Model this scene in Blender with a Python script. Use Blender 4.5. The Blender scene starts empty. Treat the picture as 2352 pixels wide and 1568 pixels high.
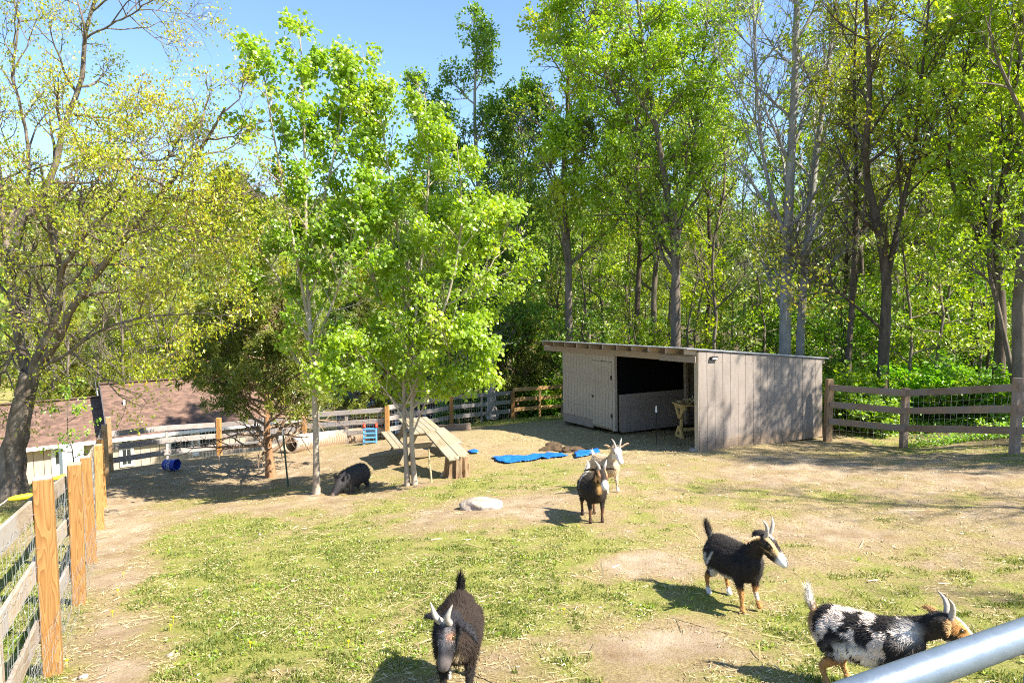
import bpy, bmesh, math, random
import numpy as np
from mathutils import Vector, Matrix, Quaternion

# ------------------------------------------------------------------ camera, sky, sun, exposure
SC = bpy.context.scene
COL = SC.collection
F = 1568.0                      # focal length in units of a 2352 px wide picture (24 mm on 36 mm)
CX, CY = 1176.0, 784.0
TILT = math.radians(4.52)
cam_d = bpy.data.cameras.new("camera")
cam_d.lens = 24.0
cam_d.sensor_width = 36.0
cam_d.clip_start = 0.02
cam_d.clip_end = 3000.0
cam = bpy.data.objects.new("camera", cam_d)
COL.objects.link(cam)
cam.location = (0, 0, 0)
cam.rotation_euler = (math.pi / 2 - TILT, 0, 0)
SC.camera = cam

SUN_EL = math.radians(47)
SUN_AZ = math.atan2(0.95, -0.40)            # clockwise from +Y
sun_dir = Vector((math.sin(SUN_AZ) * math.cos(SUN_EL), math.cos(SUN_AZ) * math.cos(SUN_EL), math.sin(SUN_EL)))
world = bpy.data.worlds.new("World")
SC.world = world
world.use_nodes = True
wn, wl = world.node_tree.nodes, world.node_tree.links
sky = wn.new("ShaderNodeTexSky")
sky.sky_type = 'NISHITA'
sky.sun_disc = False
sky.sun_elevation = SUN_EL
sky.sun_rotation = SUN_AZ
sky.air_density = 1.0
sky.dust_density = 0.3
sky.ozone_density = 5.0
wl.new(sky.outputs[0], wn["Background"].inputs[0])
wn["Background"].inputs[1].default_value = 0.10
sun_l = bpy.data.lights.new("sun", 'SUN')
sun_l.energy = 5.0
sun_l.angle = math.radians(0.53)
sun_l.color = (1.0, 0.93, 0.82)
sun_o = bpy.data.objects.new("sun", sun_l)
COL.objects.link(sun_o)
sun_o.rotation_euler = (-sun_dir).to_track_quat('-Z', 'Y').to_euler()
SC.view_settings.view_transform = 'Standard'
SC.view_settings.look = 'None'
SC.view_settings.gamma = 1
SC.view_settings.use_curve_mapping = False
SC.view_settings.exposure = 1.6
SC.render.engine = 'CYCLES'
SC.cycles.use_denoising = False
SC.cycles.filter_width = 1.05
SC.cycles.max_bounces = 14
SC.cycles.diffuse_bounces = 8
SC.cycles.transmission_bounces = 12
SC.cycles.transparent_max_bounces = 4
SC.cycles.sample_clamp_indirect = 8

# ------------------------------------------------------------------ noise
_R = np.random.default_rng(7)
_T2 = _R.random((256, 256))
_T3 = _R.random((64, 64, 64))


def vnoise(x, y, seed=0):
    x = np.asarray(x, float) + seed * 17.31
    y = np.asarray(y, float) + seed * 9.77
    ix, iy = np.floor(x).astype(int), np.floor(y).astype(int)
    fx, fy = x - ix, y - iy
    fx, fy = fx * fx * (3 - 2 * fx), fy * fy * (3 - 2 * fy)
    a, b = _T2[ix & 255, iy & 255], _T2[(ix + 1) & 255, iy & 255]
    c, d = _T2[ix & 255, (iy + 1) & 255], _T2[(ix + 1) & 255, (iy + 1) & 255]
    return (a * (1 - fx) + b * fx) * (1 - fy) + (c * (1 - fx) + d * fx) * fy


def fbm(x, y, octaves=4, seed=0):
    s, a, t = 0.0, 0.5, 0.0
    for o in range(octaves):
        s = s + a * vnoise(np.asarray(x) * 2 ** o, np.asarray(y) * 2 ** o, seed + o * 3)
        t += a
        a *= 0.5
    return s / t


def noise3(p, seed=0):
    p = np.asarray(p, float) + seed * 5.37
    i = np.floor(p).astype(int)
    f = p - i
    f = f * f * (3 - 2 * f)
    r = 0.0
    for dx in (0, 1):
        for dy in (0, 1):
            for dz in (0, 1):
                w = (f[:, 0] if dx else 1 - f[:, 0]) * (f[:, 1] if dy else 1 - f[:, 1]) * (f[:, 2] if dz else 1 - f[:, 2])
                r = r + w * _T3[(i[:, 0] + dx) & 63, (i[:, 1] + dy) & 63, (i[:, 2] + dz) & 63]
    return r


def sstep(a, b, x):
    t = np.clip((np.asarray(x, float) - a) / (b - a), 0, 1)
    return t * t * (3 - 2 * t)


# ------------------------------------------------------------------ survey: pixel rays and the lie of the land
def ray(px, py):
    c, s = math.cos(TILT), math.sin(TILT)
    a, b = px - CX, CY - py
    return np.array([a, F * c + b * s, -F * s + b * c])


def W(px, py, Y):
    d = ray(px, py)
    return d * (Y / d[1])


_ctrl_px = [  # picture position and distance of ground points
    (123, 1553, 4.67), (182, 1390, 6.5), (212, 1290, 8.5), (228, 1218, 10.8), (236, 1165, 13.2), (252, 1085, 17.6),
    (1050, 1590, 4.3), (1890, 1572, 4.4), (1685, 1385, 6.0), (1357, 1200, 8.9), (1395, 1128, 11.1), (700, 1390, 6.2),
    (815, 1137, 13.0), (727, 1130, 13.0), (942, 1112, 13.0), (625, 1095, 16.5), (1052, 1096, 13.6), (665, 1041, 19.0),
    (880, 1008, 20.0), (985, 1032, 16.8), (1605, 1037, 15.2), (1895, 1009, 17.0), (1295, 977, 20.4), (505, 1048, 21.0),
    (890, 1013, 21.4), (1037, 981, 24.0), (1178, 966, 26.8), (2078, 1030, 15.7), (2335, 1040, 12.9), (25, 1142, 14.0),
    (2352, 1250, 7.6), (1250, 1058, 15.0)]
_ctrl = [tuple(W(*c)) for c in _ctrl_px] + [
    (0.6, 0.9, -1.80), (-2.2, 1.0, -2.15), (3.5, 1.4, -1.95), (-8.0, 4.0, -3.3), (11.5, 6.0, -2.2), (11.0, 10.0, -2.75),
    (13.0, 20.0, -3.7), (22.0, 24.0, -3.6), (20.0, 10.0, -2.2), (8.0, 28.0, -5.0), (22.0, 45.0, -5.0), (45, 40, -3.5),
    (-13.0, 28.0, -8.3), (-19.0, 30.0, -9.3), (-15.0, 38.0, -9.6), (-26.0, 24.0, -8.5), (-30.0, 40.0, -11.0),
    (-4.0, 32.0, -7.0), (0.0, 45.0, -8.4), (-15.0, 55.0, -11.0), (-35.0, 60.0, -12.0), (10, 60, -7.5), (45, 65, -5.0), (-16, 12, -5.4)]
_C = np.array(_ctrl)


def _tk(r2):
    return 0.5 * r2 * np.log(r2 + 1e-9)


def _tps():
    n = len(_C)
    d2 = ((_C[:, None, :2] - _C[None, :, :2]) ** 2).sum(-1)
    K = _tk(d2) + np.eye(n) * 0.25
    P = np.c_[np.ones(n), _C[:, :2]]
    A = np.zeros((n + 3, n + 3))
    A[:n, :n], A[:n, n:], A[n:, :n] = K, P, P.T
    return np.linalg.solve(A, np.r_[_C[:, 2], 0, 0, 0])


_TW = _tps()


def gh0(x, y):
    x, y = np.asarray(x, float), np.asarray(y, float)
    xc, yc = np.clip(x, -38, 48), np.clip(y, -1, 66)
    out = np.full(np.broadcast(x, y).shape, _TW[-3]) + _TW[-2] * xc + _TW[-1] * yc
    for k in range(len(_C)):
        out = out + _TW[k] * _tk((xc - _C[k, 0]) ** 2 + (yc - _C[k, 1]) ** 2)
    return out


def gh(x, y):
    """height of the ground: smooth land plus bumps"""
    x, y = np.asarray(x, float), np.asarray(y, float)
    return gh0(x, y) + 0.10 * (fbm(x * 0.45, y * 0.45, 2, 1) - 0.5) + 0.05 * (fbm(x * 2.1, y * 2.1, 3, 4) - 0.5)


def Gh(px, py, h=0.0):
    """where the sight line through a picture position meets the ground (or a level h above it)"""
    d = ray(px, py)
    lo = 0.4
    Y = 0.4
    while Y < 120:
        p = d * (Y / d[1])
        if p[2] < float(gh(p[0], p[1])) + h:
            break
        lo = Y
        Y += 0.25
    hi = Y
    for _ in range(24):
        m = (lo + hi) / 2
        p = d * (m / d[1])
        if p[2] < float(gh(p[0], p[1])) + h:
            hi = m
        else:
            lo = m
    return d * (hi / d[1])


def gz(x, y):
    return float(gh(x, y))


# ------------------------------------------------------------------ objects
def thing(name, label, cat, loc=(0, 0, 0), rz=0.0, group=None):
    o = bpy.data.objects.new(name, None)
    o.empty_display_size = 0.2
    COL.objects.link(o)
    o.location = loc
    o.rotation_euler = (0, 0, rz)
    o["label"], o["category"] = label, cat
    if group:
        o["group"] = group
    return o


def tag(o, label, cat, group=None):
    o["label"], o["category"] = label, cat
    if group:
        o["group"] = group
    return o


def put(name, me, mat=None, parent=None, loc=None, kind=None):
    o = bpy.data.objects.new(name, me)
    if mat is not None and len(me.materials) == 0:
        me.materials.append(mat)
    COL.objects.link(o)
    if parent is not None:
        o.parent = parent
    if loc is not None:
        o.location = loc
    if kind:
        o["kind"] = kind
    return o


def mesh_np(name, V, Fs, attrs=None, smooth=False, colors=None):
    """V (n,3); Fs list of index arrays (m,k)"""
    me = bpy.data.meshes.new(name)
    V = np.asarray(V, np.float32)
    Fs = [np.asarray(f, np.int32) for f in Fs if len(f)]
    nl = sum(f.size for f in Fs)
    nf = sum(len(f) for f in Fs)
    me.vertices.add(len(V))
    me.vertices.foreach_set("co", V.ravel())
    me.loops.add(nl)
    me.loops.foreach_set("vertex_index", np.concatenate([f.ravel() for f in Fs]))
    me.polygons.add(nf)
    tot = np.concatenate([np.full(len(f), f.shape[1], np.int32) for f in Fs])
    me.polygons.foreach_set("loop_start", np.r_[0, np.cumsum(tot)[:-1]].astype(np.int32))
    me.polygons.foreach_set("loop_total", tot)
    me.polygons.foreach_set("use_smooth", np.full(nf, smooth))
    for k, a in (attrs or {}).items():
        at = me.attributes.new(k, 'FLOAT', 'POINT')
        at.data.foreach_set("value", np.asarray(a, np.float32))
    for k, c in (colors or {}).items():
        at = me.attributes.new(k, 'FLOAT_COLOR', 'POINT')
        c = np.asarray(c, np.float32)
        if c.shape[1] == 3:
            c = np.c_[c, np.ones(len(c), np.float32)]
        at.data.foreach_set("color", c.ravel())
    me.update(calc_edges=True)
    return me


class MB:
    """collects simple shapes into one mesh"""

    def __init__(self):
        self.v, self.f, self.n = [], {}, 0

    def add(self, V, faces):
        V = np.asarray(V, float)
        for f in faces:
            self.f.setdefault(len(f), []).append([i + self.n for i in f])
        self.v.append(V)
        self.n += len(V)

    def box(self, c, s, R=None):
        h = np.array(s, float) / 2
        V = np.array([[x, y, z] for x in (-1, 1) for y in (-1, 1) for z in (-1, 1)], float) * h
        if R is not None:
            V = V @ np.array(R).T
        self.add(V + np.array(c), [(0, 1, 3, 2), (4, 6, 7, 5), (0, 4, 5, 1), (2, 3, 7, 6), (0, 2, 6, 4), (1, 5, 7, 3)])
        return self

    def bar(self, a, b, r, n=6, r2=None):
        a, b = np.array(a, float), np.array(b, float)
        t = b - a
        t /= np.linalg.norm(t) + 1e-12
        u = np.cross(t, (0.31, 0.52, 0.79))
        u /= np.linalg.norm(u)
        v = np.cross(t, u)
        an = np.arange(n) * 2 * math.pi / n
        ring = np.outer(np.cos(an), u) + np.outer(np.sin(an), v)
        r2 = r if r2 is None else r2
        V = np.r_[a + ring * r, b + ring * r2]
        fs = [(i, (i + 1) % n, n + (i + 1) % n, n + i) for i in range(n)]
        fs += [tuple(range(n - 1, -1, -1)), tuple(range(n, 2 * n))]
        self.add(V, fs)
        return self

    def path(self, pts, r, n=6):
        P = np.array(pts, float)[None]
        R = np.full(P.shape[:2], r) if np.isscalar(r) else np.array(r, float)[None]
        V, fs = tubes(P, R, n)
        self.add(V, [tuple(x) for x in fs])
        return self

    def mesh(self, name, smooth=False):
        return mesh_np(name, np.concatenate(self.v), [np.array(x) for x in self.f.values()], smooth=smooth)

    def build(self, name, mat, parent=None, smooth=False, loc=None, kind=None):
        return put(name, self.mesh(name, smooth), mat, parent, loc, kind)


def tubes(P, R, n):
    """P (B,m,3), R (B,m): tubes with n sides, capped by a point fan at the thin end"""
    B, m, _ = P.shape
    T = np.empty_like(P)
    T[:, 1:-1] = P[:, 2:] - P[:, :-2]
    T[:, 0], T[:, -1] = P[:, 1] - P[:, 0], P[:, -1] - P[:, -2]
    T /= np.linalg.norm(T, axis=-1, keepdims=True) + 1e-9
    mean = P[:, -1] - P[:, 0]
    mean /= np.linalg.norm(mean, axis=-1, keepdims=True) + 1e-9
    ref = np.where((np.abs(mean[:, 2]) > 0.8)[:, None], np.array([[1.0, 0.13, 0.07]]), np.array([[0.05, 0.11, 1.0]]))
    U = np.cross(T, ref[:, None, :])
    U /= np.linalg.norm(U, axis=-1, keepdims=True) + 1e-9
    Vv = np.cross(T, U)
    an = np.arange(n) * 2 * math.pi / n
    ring = U[:, :, None, :] * np.cos(an)[None, None, :, None] + Vv[:, :, None, :] * np.sin(an)[None, None, :, None]
    V = (P[:, :, None, :] + ring * R[:, :, None, None]).reshape(-1, 3)
    b, j, k = np.meshgrid(np.arange(B), np.arange(m - 1), np.arange(n), indexing='ij')
    i0 = (b * m + j) * n + k
    i1 = (b * m + j) * n + (k + 1) % n
    Fq = np.stack([i0, i1, i1 + n, i0 + n], -1).reshape(-1, 4)
    return V, Fq


_box_cache = {}


def box_mesh(name, sx, sy, sz, bev=0.004):
    key = (name, round(sx, 3), round(sy, 3), round(sz, 3), bev)
    if key in _box_cache:
        return _box_cache[key]
    bm = bmesh.new()
    bmesh.ops.create_cube(bm, size=1.0)
    bmesh.ops.scale(bm, vec=(sx, sy, sz), verts=bm.verts)
    if bev:
        bmesh.ops.bevel(bm, geom=list(bm.edges), offset=bev, segments=1, affect='EDGES', profile=0.5)
    me = bpy.data.meshes.new(name)
    bm.to_mesh(me)
    bm.free()
    _box_cache[key] = me
    return me


def frame(x, zhint=(0, 0, 1)):
    x = Vector(x).normalized()
    z = Vector(zhint)
    y = z.cross(x)
    if y.length < 1e-4:
        y = Vector((0, 1, 0))
    y.normalize()
    z = x.cross(y)
    return Matrix((x, y, z)).transposed()


def board(name, p0, p1, wid, thk, mat, parent, zhint=(0, 0, 1), bev=0.004, off=0.0, key=None):
    """plank from p0 to p1 (world), its width along zhint, its thickness across; off shifts it across"""
    p0, p1 = Vector(p0), Vector(p1)
    R = frame(p1 - p0, zhint)
    L = (p1 - p0).length
    me = box_mesh(name + (key or ""), L, thk, wid, bev)
    if len(me.materials) and me.materials[0] is not mat:
        me = me.copy()
        me.materials.clear()
    o = put(name, me, mat, parent)
    mid = (p0 + p1) / 2 + R @ Vector((0, off, 0))
    M = Matrix.Translation(mid) @ R.to_4x4()
    if parent is not None:
        M = parent_mat(parent).inverted() @ M
    o.matrix_local = M
    return o


def parent_mat(p):
    M = Matrix.LocRotScale(p.location, p.rotation_euler, p.scale)
    return parent_mat(p.parent) @ M if p.parent else M


def upright(name, base, h, sx, sy, mat, parent, rz=0.0, lean=(0, 0), bev=0.006):
    """post standing on base"""
    base = Vector(base)
    top = base + Vector((lean[0], lean[1], h))
    x = (top - base)
    R = frame(x, (math.cos(rz), math.sin(rz), 0.0))
    me = box_mesh(name, x.length, sy, sx, bev)
    if len(me.materials) and me.materials[0] is not mat:
        me = me.copy()
        me.materials.clear()
    o = put(name, me, mat, parent)
    M = Matrix.Translation((base + top) / 2) @ R.to_4x4()
    if parent is not None:
        M = parent_mat(parent).inverted() @ M
    o.matrix_local = M
    return o


# ------------------------------------------------------------------ materials
def new_mat(name):
    m = bpy.data.materials.new(name)
    m.use_nodes = True
    nt = m.node_tree
    return m, nt.nodes, nt.links, nt.nodes["Principled BSDF"]


def ramp(nodes, cols, pos=None):
    r = nodes.new("ShaderNodeValToRGB")
    e = r.color_ramp.elements
    pos = pos or [i / (len(cols) - 1) for i in range(len(cols))]
    while len(e) < len(cols):
        e.new(0.5)
    for i, (c, p) in enumerate(zip(cols, pos)):
        e[i].position = p
        e[i].color = (*c, 1)
    return r


def noisy(name, cols, scale=8, stretch=(1, 1, 1), rough=0.85, bump=0.15, bscale=None, metal=0.0, detail=6, spec=0.3, dist=0.0, pos=None, coords="Object"):
    m, n, l, b = new_mat(name)
    tc = n.new("ShaderNodeTexCoord")
    mp = n.new("ShaderNodeMapping")
    mp.inputs["Scale"].default_value = stretch
    l.new(tc.outputs[coords], mp.inputs[0])
    no = n.new("ShaderNodeTexNoise")
    no.inputs["Scale"].default_value = scale
    no.inputs["Detail"].default_value = detail
    no.inputs["Roughness"].default_value = 0.65
    no.inputs["Distortion"].default_value = dist
    l.new(mp.outputs[0], no.inputs["Vector"])
    pos = pos or [0.3 + 0.4 * i / (len(cols) - 1) for i in range(len(cols))]
    r = ramp(n, cols, pos)
    l.new(no.outputs["Fac"], r.inputs[0])
    l.new(r.outputs[0], b.inputs["Base Color"])
    b.inputs["Roughness"].default_value = rough
    b.inputs["Metallic"].default_value = metal
    b.inputs["Specular IOR Level"].default_value = spec
    if bump:
        n2 = n.new("ShaderNodeTexNoise")
        n2.inputs["Scale"].default_value = bscale or scale * 2.5
        n2.inputs["Detail"].default_value = 5
        l.new(mp.outputs[0], n2.inputs["Vector"])
        bp = n.new("ShaderNodeBump")
        bp.inputs["Strength"].default_value = bump
        bp.inputs["Distance"].default_value = 0.02
        l.new(n2.outputs["Fac"], bp.inputs["Height"])
        l.new(bp.outputs[0], b.inputs["Normal"])
    return m


def wood(name, light, dark, ring=14.0, rough=0.75, grey=None, bump=0.2):
    """sawn timber: growth-ring figure running along local X, per-piece variation"""
    m, n, l, b = new_mat(name)
    tc = n.new("ShaderNodeTexCoord")
    oi = n.new("ShaderNodeObjectInfo")
    add = n.new("ShaderNodeVectorMath")
    add.operation = 'MULTIPLY_ADD'
    l.new(oi.outputs["Random"], add.inputs[0])
    add.inputs[1].default_value = (37, 11, 23)
    l.new(tc.outputs["Object"], add.inputs[2])
    mp = n.new("ShaderNodeMapping")
    mp.inputs["Scale"].default_value = (0.55, 5, 5)
    l.new(add.outputs[0], mp.inputs[0])
    n1 = n.new("ShaderNodeTexNoise")
    n1.inputs["Scale"].default_value = 1.6
    n1.inputs["Detail"].default_value = 2
    l.new(mp.outputs[0], n1.inputs["Vector"])
    mu = n.new("ShaderNodeMath")
    mu.operation = 'MULTIPLY'
    mu.inputs[1].default_value = ring
    l.new(n1.outputs["Fac"], mu.inputs[0])
    fr = n.new("ShaderNodeMath")
    fr.operation = 'FRACT'
    l.new(mu.outputs[0], fr.inputs[0])
    mp2 = n.new("ShaderNodeMapping")
    mp2.inputs["Scale"].default_value = (1.5, 60, 60)
    l.new(add.outputs[0], mp2.inputs[0])
    n2 = n.new("ShaderNodeTexNoise")
    n2.inputs["Scale"].default_value = 1.5
    n2.inputs["Detail"].default_value = 4
    l.new(mp2.outputs[0], n2.inputs["Vector"])
    mx = n.new("ShaderNodeMix")
    mx.inputs[0].default_value = 0.45
    l.new(fr.outputs[0], mx.inputs[2])
    l.new(n2.outputs["Fac"], mx.inputs[3])
    r = ramp(n, [light, tuple(a * 0.55 + c * 0.45 for a, c in zip(light, dark)), dark], [0.25, 0.62, 0.95])
    l.new(mx.outputs[0], r.inputs[0])
    hs = n.new("ShaderNodeHueSaturation")
    mr = n.new("ShaderNodeMapRange")
    mr.inputs[3].default_value = 0.78
    mr.inputs[4].default_value = 1.18
    l.new(oi.outputs["Random"], mr.inputs[0])
    l.new(mr.outputs[0], hs.inputs["Value"])
    l.new(r.outputs[0], hs.inputs["Color"])
    out = hs.outputs[0]
    if grey:
        n3 = n.new("ShaderNodeTexNoise")
        n3.inputs["Scale"].default_value = 2.2
        n3.inputs["Detail"].default_value = 5
        l.new(add.outputs[0], n3.inputs["Vector"])
        r3 = ramp(n, [(0, 0, 0), (1, 1, 1)], [0.42, 0.6])
        l.new(n3.outputs["Fac"], r3.inputs[0])
        mg = n.new("ShaderNodeMix")
        mg.data_type = 'RGBA'
        l.new(r3.outputs[0], mg.inputs[0])
        l.new(out, mg.inputs[6])
        mg.inputs[7].default_value = (*grey, 1)
        out = mg.outputs[2]
    l.new(out, b.inputs["Base Color"])
    b.inputs["Roughness"].default_value = rough
    b.inputs["Specular IOR Level"].default_value = 0.25
    bp = n.new("ShaderNodeBump")
    bp.inputs["Strength"].default_value = bump
    bp.inputs["Distance"].default_value = 0.006
    l.new(n2.outputs["Fac"], bp.inputs["Height"])
    l.new(bp.outputs[0], b.inputs["Normal"])
    return m


def leaf_mat(name, cols, pos=None, trans=0.4, tcol=1.25, hue=0.02, val=0.25):
    m, n, l, b = new_mat(name)
    n.remove(b)
    out = n["Material Output"]
    at = n.new("ShaderNodeAttribute")
    at.attribute_name = "rnd"
    r = ramp(n, cols, pos)
    l.new(at.outputs["Fac"], r.inputs[0])
    oi = n.new("ShaderNodeObjectInfo")
    hs = n.new("ShaderNodeHueSaturation")
    m1 = n.new("ShaderNodeMapRange")
    m1.inputs[3].default_value = 0.5 - hue
    m1.inputs[4].default_value = 0.5 + hue
    l.new(oi.outputs["Random"], m1.inputs[0])
    m2 = n.new("ShaderNodeMath")
    m2.operation = 'FRACT'
    mm = n.new("ShaderNodeMath")
    mm.operation = 'MULTIPLY'
    mm.inputs[1].default_value = 7.31
    l.new(oi.outputs["Random"], mm.inputs[0])
    l.new(mm.outputs[0], m2.inputs[0])
    m3 = n.new("ShaderNodeMapRange")
    m3.inputs[3].default_value = 1 - val
    m3.inputs[4].default_value = 1 + val
    l.new(m2.outputs[0], m3.inputs[0])
    l.new(m1.outputs[0], hs.inputs["Hue"])
    l.new(m3.outputs[0], hs.inputs["Value"])
    l.new(r.outputs[0], hs.inputs["Color"])
    d = n.new("ShaderNodeBsdfDiffuse")
    t = n.new("ShaderNodeBsdfTranslucent")
    g = n.new("ShaderNodeBsdfGlossy")
    g.inputs["Roughness"].default_value = 0.42
    g.inputs["Color"].default_value = (1, 1, 1, 1)
    tc = n.new("ShaderNodeMix")
    tc.data_type = 'RGBA'
    tc.blend_type = 'MULTIPLY'
    tc.inputs[0].default_value = 1
    l.new(hs.outputs[0], tc.inputs[6])
    tc.inputs[7].default_value = (tcol * 1.15, tcol * 1.1, tcol * 0.5, 1)
    l.new(hs.outputs[0], d.inputs["Color"])
    l.new(tc.outputs[2], t.inputs["Color"])
    a = n.new("ShaderNodeMixShader")
    a.inputs[0].default_value = trans
    l.new(d.outputs[0], a.inputs[1])
    l.new(t.outputs[0], a.inputs[2])
    c = n.new("ShaderNodeMixShader")
    c.inputs[0].default_value = 0.045
    l.new(a.outputs[0], c.inputs[1])
    l.new(g.outputs[0], c.inputs[2])
    l.new(c.outputs[0], out.inputs["Surface"])
    return m


def plain(name, c, rough=0.6, metal=0.0, spec=0.4):
    m, n, l, b = new_mat(name)
    b.inputs["Base Color"].default_value = (*c, 1)
    b.inputs["Roughness"].default_value = rough
    b.inputs["Metallic"].default_value = metal
    b.inputs["Specular IOR Level"].default_value = spec
    return m


def vcol_mat(name, rough=0.8, bump=0.35, bscale=120, spec=0.25):
    m, n, l, b = new_mat(name)
    at = n.new("ShaderNodeAttribute")
    at.attribute_name = "coat"
    no = n.new("ShaderNodeTexNoise")
    no.inputs["Scale"].default_value = bscale
    no.inputs["Detail"].default_value = 4
    tc = n.new("ShaderNodeTexCoord")
    l.new(tc.outputs["Object"], no.inputs["Vector"])
    mr = n.new("ShaderNodeMapRange")
    mr.inputs[1].default_value = 0.25
    mr.inputs[2].default_value = 0.75
    mr.inputs[3].default_value = 0.7
    mr.inputs[4].default_value = 1.3
    l.new(no.outputs["Fac"], mr.inputs[0])
    mu = n.new("ShaderNodeVectorMath")
    mu.operation = 'SCALE'
    l.new(at.outputs["Color"], mu.inputs[0])
    l.new(mr.outputs[0], mu.inputs["Scale"])
    l.new(mu.outputs[0], b.inputs["Base Color"])
    bp = n.new("ShaderNodeBump")
    bp.inputs["Strength"].default_value = bump
    bp.inputs["Distance"].default_value = 0.004
    l.new(no.outputs["Fac"], bp.inputs["Height"])
    l.new(bp.outputs[0], b.inputs["Normal"])
    b.inputs["Roughness"].default_value = rough
    b.inputs["Specular IOR Level"].default_value = spec
    return m


M = {}
M["post"] = wood("post_pine", (0.46, 0.25, 0.085), (0.21, 0.085, 0.022), ring=18)
M["post_grey"] = wood("post_weathered", (0.42, 0.28, 0.15), (0.22, 0.13, 0.07), ring=14)
M["rail_grey"] = wood("rail_weathered", (0.40, 0.32, 0.235), (0.24, 0.17, 0.11), ring=10, grey=(0.33, 0.295, 0.26))
M["rail_white"] = wood("rail_bleached", (0.38, 0.335, 0.305), (0.24, 0.205, 0.185), ring=9, grey=(0.30, 0.28, 0.27))
M["rail_new"] = wood("rail_pine", (0.55, 0.34, 0.14), (0.33, 0.18, 0.07), ring=12)
M["rail_brown"] = wood("rail_brown", (0.33, 0.23, 0.145), (0.20, 0.125, 0.075), ring=10, grey=(0.28, 0.215, 0.165))
M["plank"] = wood("plank_table", (0.36, 0.30, 0.19), (0.21, 0.16, 0.095), ring=11, grey=(0.29, 0.255, 0.19))
M["pine_new"] = wood("pine_fresh", (0.62, 0.44, 0.19), (0.42, 0.26, 0.09), ring=12)
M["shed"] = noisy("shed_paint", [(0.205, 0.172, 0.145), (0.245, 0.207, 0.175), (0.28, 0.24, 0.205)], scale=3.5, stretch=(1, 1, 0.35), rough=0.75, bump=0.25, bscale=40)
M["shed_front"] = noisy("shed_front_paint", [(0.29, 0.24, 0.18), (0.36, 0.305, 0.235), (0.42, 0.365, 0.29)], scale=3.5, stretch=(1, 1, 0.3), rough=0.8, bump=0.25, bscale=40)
M["shed_beam"] = wood("shed_beam", (0.40, 0.31, 0.22), (0.27, 0.20, 0.13), ring=9)
M["shed_inside"] = noisy("shed_inside", [(0.22, 0.18, 0.13), (0.30, 0.25, 0.18)], scale=4, rough=0.9)
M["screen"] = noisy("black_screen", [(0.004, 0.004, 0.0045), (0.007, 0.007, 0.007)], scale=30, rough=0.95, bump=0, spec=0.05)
M["roof_metal"] = noisy("roof_sheet", [(0.30, 0.31, 0.33), (0.42, 0.43, 0.45)], scale=6, rough=0.45, metal=0.6, bump=0.05)
M["iron"] = plain("black_iron", (0.015, 0.015, 0.016), 0.5, 0.3)
M["galv"] = noisy("galvanised_tube", [(0.15, 0.19, 0.235), (0.20, 0.245, 0.295)], scale=26, rough=0.40, metal=0.45, bump=0.06, spec=0.5, stretch=(1, 1, 1))
M["wire"] = plain("fence_wire", (0.50, 0.51, 0.52), 0.45, 0.6)
M["white"] = noisy("white_paint", [(0.68, 0.67, 0.65), (0.8, 0.79, 0.77)], scale=5, rough=0.55, bump=0.04)
M["house_wall"] = noisy("house_siding", [(0.43, 0.34, 0.25), (0.52, 0.42, 0.32)], scale=3, rough=0.8, bump=0.1)
M["glass"] = plain("window_glass", (0.02, 0.025, 0.03), 0.05, 0.0, 0.8)
M["dark_wall"] = noisy("slate_siding_gable_shade", [(0.06, 0.06, 0.07), (0.10, 0.10, 0.11)], scale=4, rough=0.8)  # outbuilding siding; on the house it serves as painted gable shade
M["navy_roof"] = noisy("navy_roof", [(0.03, 0.035, 0.06), (0.06, 0.065, 0.10)], scale=8, rough=0.7)
M["pipe"] = noisy("pipe_plastic", [(0.40, 0.30, 0.19), (0.54, 0.49, 0.43), (0.60, 0.58, 0.56)], scale=2.2, rough=0.5, bump=0.03)
M["blue_toy"] = plain("toy_blue", (0.10, 0.30, 0.62), 0.4)
M["red_toy"] = plain("toy_red", (0.65, 0.05, 0.02), 0.4)
M["blue_bucket"] = noisy("bucket_blue", [(0.006, 0.035, 0.30), (0.012, 0.05, 0.38)], scale=4, rough=0.4, bump=0)
M["tarp"] = noisy("tarp_blue", [(0.008, 0.09, 0.48), (0.02, 0.18, 0.68)], scale=9, rough=0.45, bump=0.3, bscale=14)
M["yellow"] = plain("yellow_webbing", (0.78, 0.62, 0.02), 0.55)
M["wire_dull"] = plain("dull_wire", (0.20, 0.19, 0.18), 0.6, 0.3)
M["rope"] = plain("pale_cord", (0.6, 0.55, 0.45), 0.8)
M["stone"] = noisy("pale_stone", [(0.20, 0.155, 0.115), (0.34, 0.285, 0.23), (0.44, 0.40, 0.345)], scale=6, rough=0.9, bump=1.0, bscale=14)
M["stump"] = noisy("stump_wood", [(0.10, 0.06, 0.03), (0.24, 0.155, 0.085), (0.38, 0.27, 0.16)], scale=12, stretch=(1, 1, 0.15), rough=0.9, bump=0.8, bscale=16)
M["stump_top"] = noisy("stump_top", [(0.45, 0.33, 0.17), (0.58, 0.45, 0.26)], scale=14, rough=0.85, bump=0.3)
M["muck"] = noisy("dark_muck", [(0.05, 0.033, 0.02), (0.12, 0.08, 0.045)], scale=14, rough=1, bump=0.8)
M["green_post"] = plain("green_steel", (0.05, 0.09, 0.06), 0.55, 0.3)
M["bark_oak"] = noisy("bark_oak", [(0.075, 0.055, 0.04), (0.16, 0.125, 0.095), (0.25, 0.21, 0.17)], scale=7, stretch=(1, 1, 0.28), rough=0.95, bump=1.0, bscale=11, dist=0.4)
M["bark_maple"] = noisy("bark_maple", [(0.22, 0.17, 0.12), (0.36, 0.30, 0.23), (0.46, 0.41, 0.34)], scale=6, stretch=(1, 1, 0.4), rough=0.9, bump=0.5, bscale=20)
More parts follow.
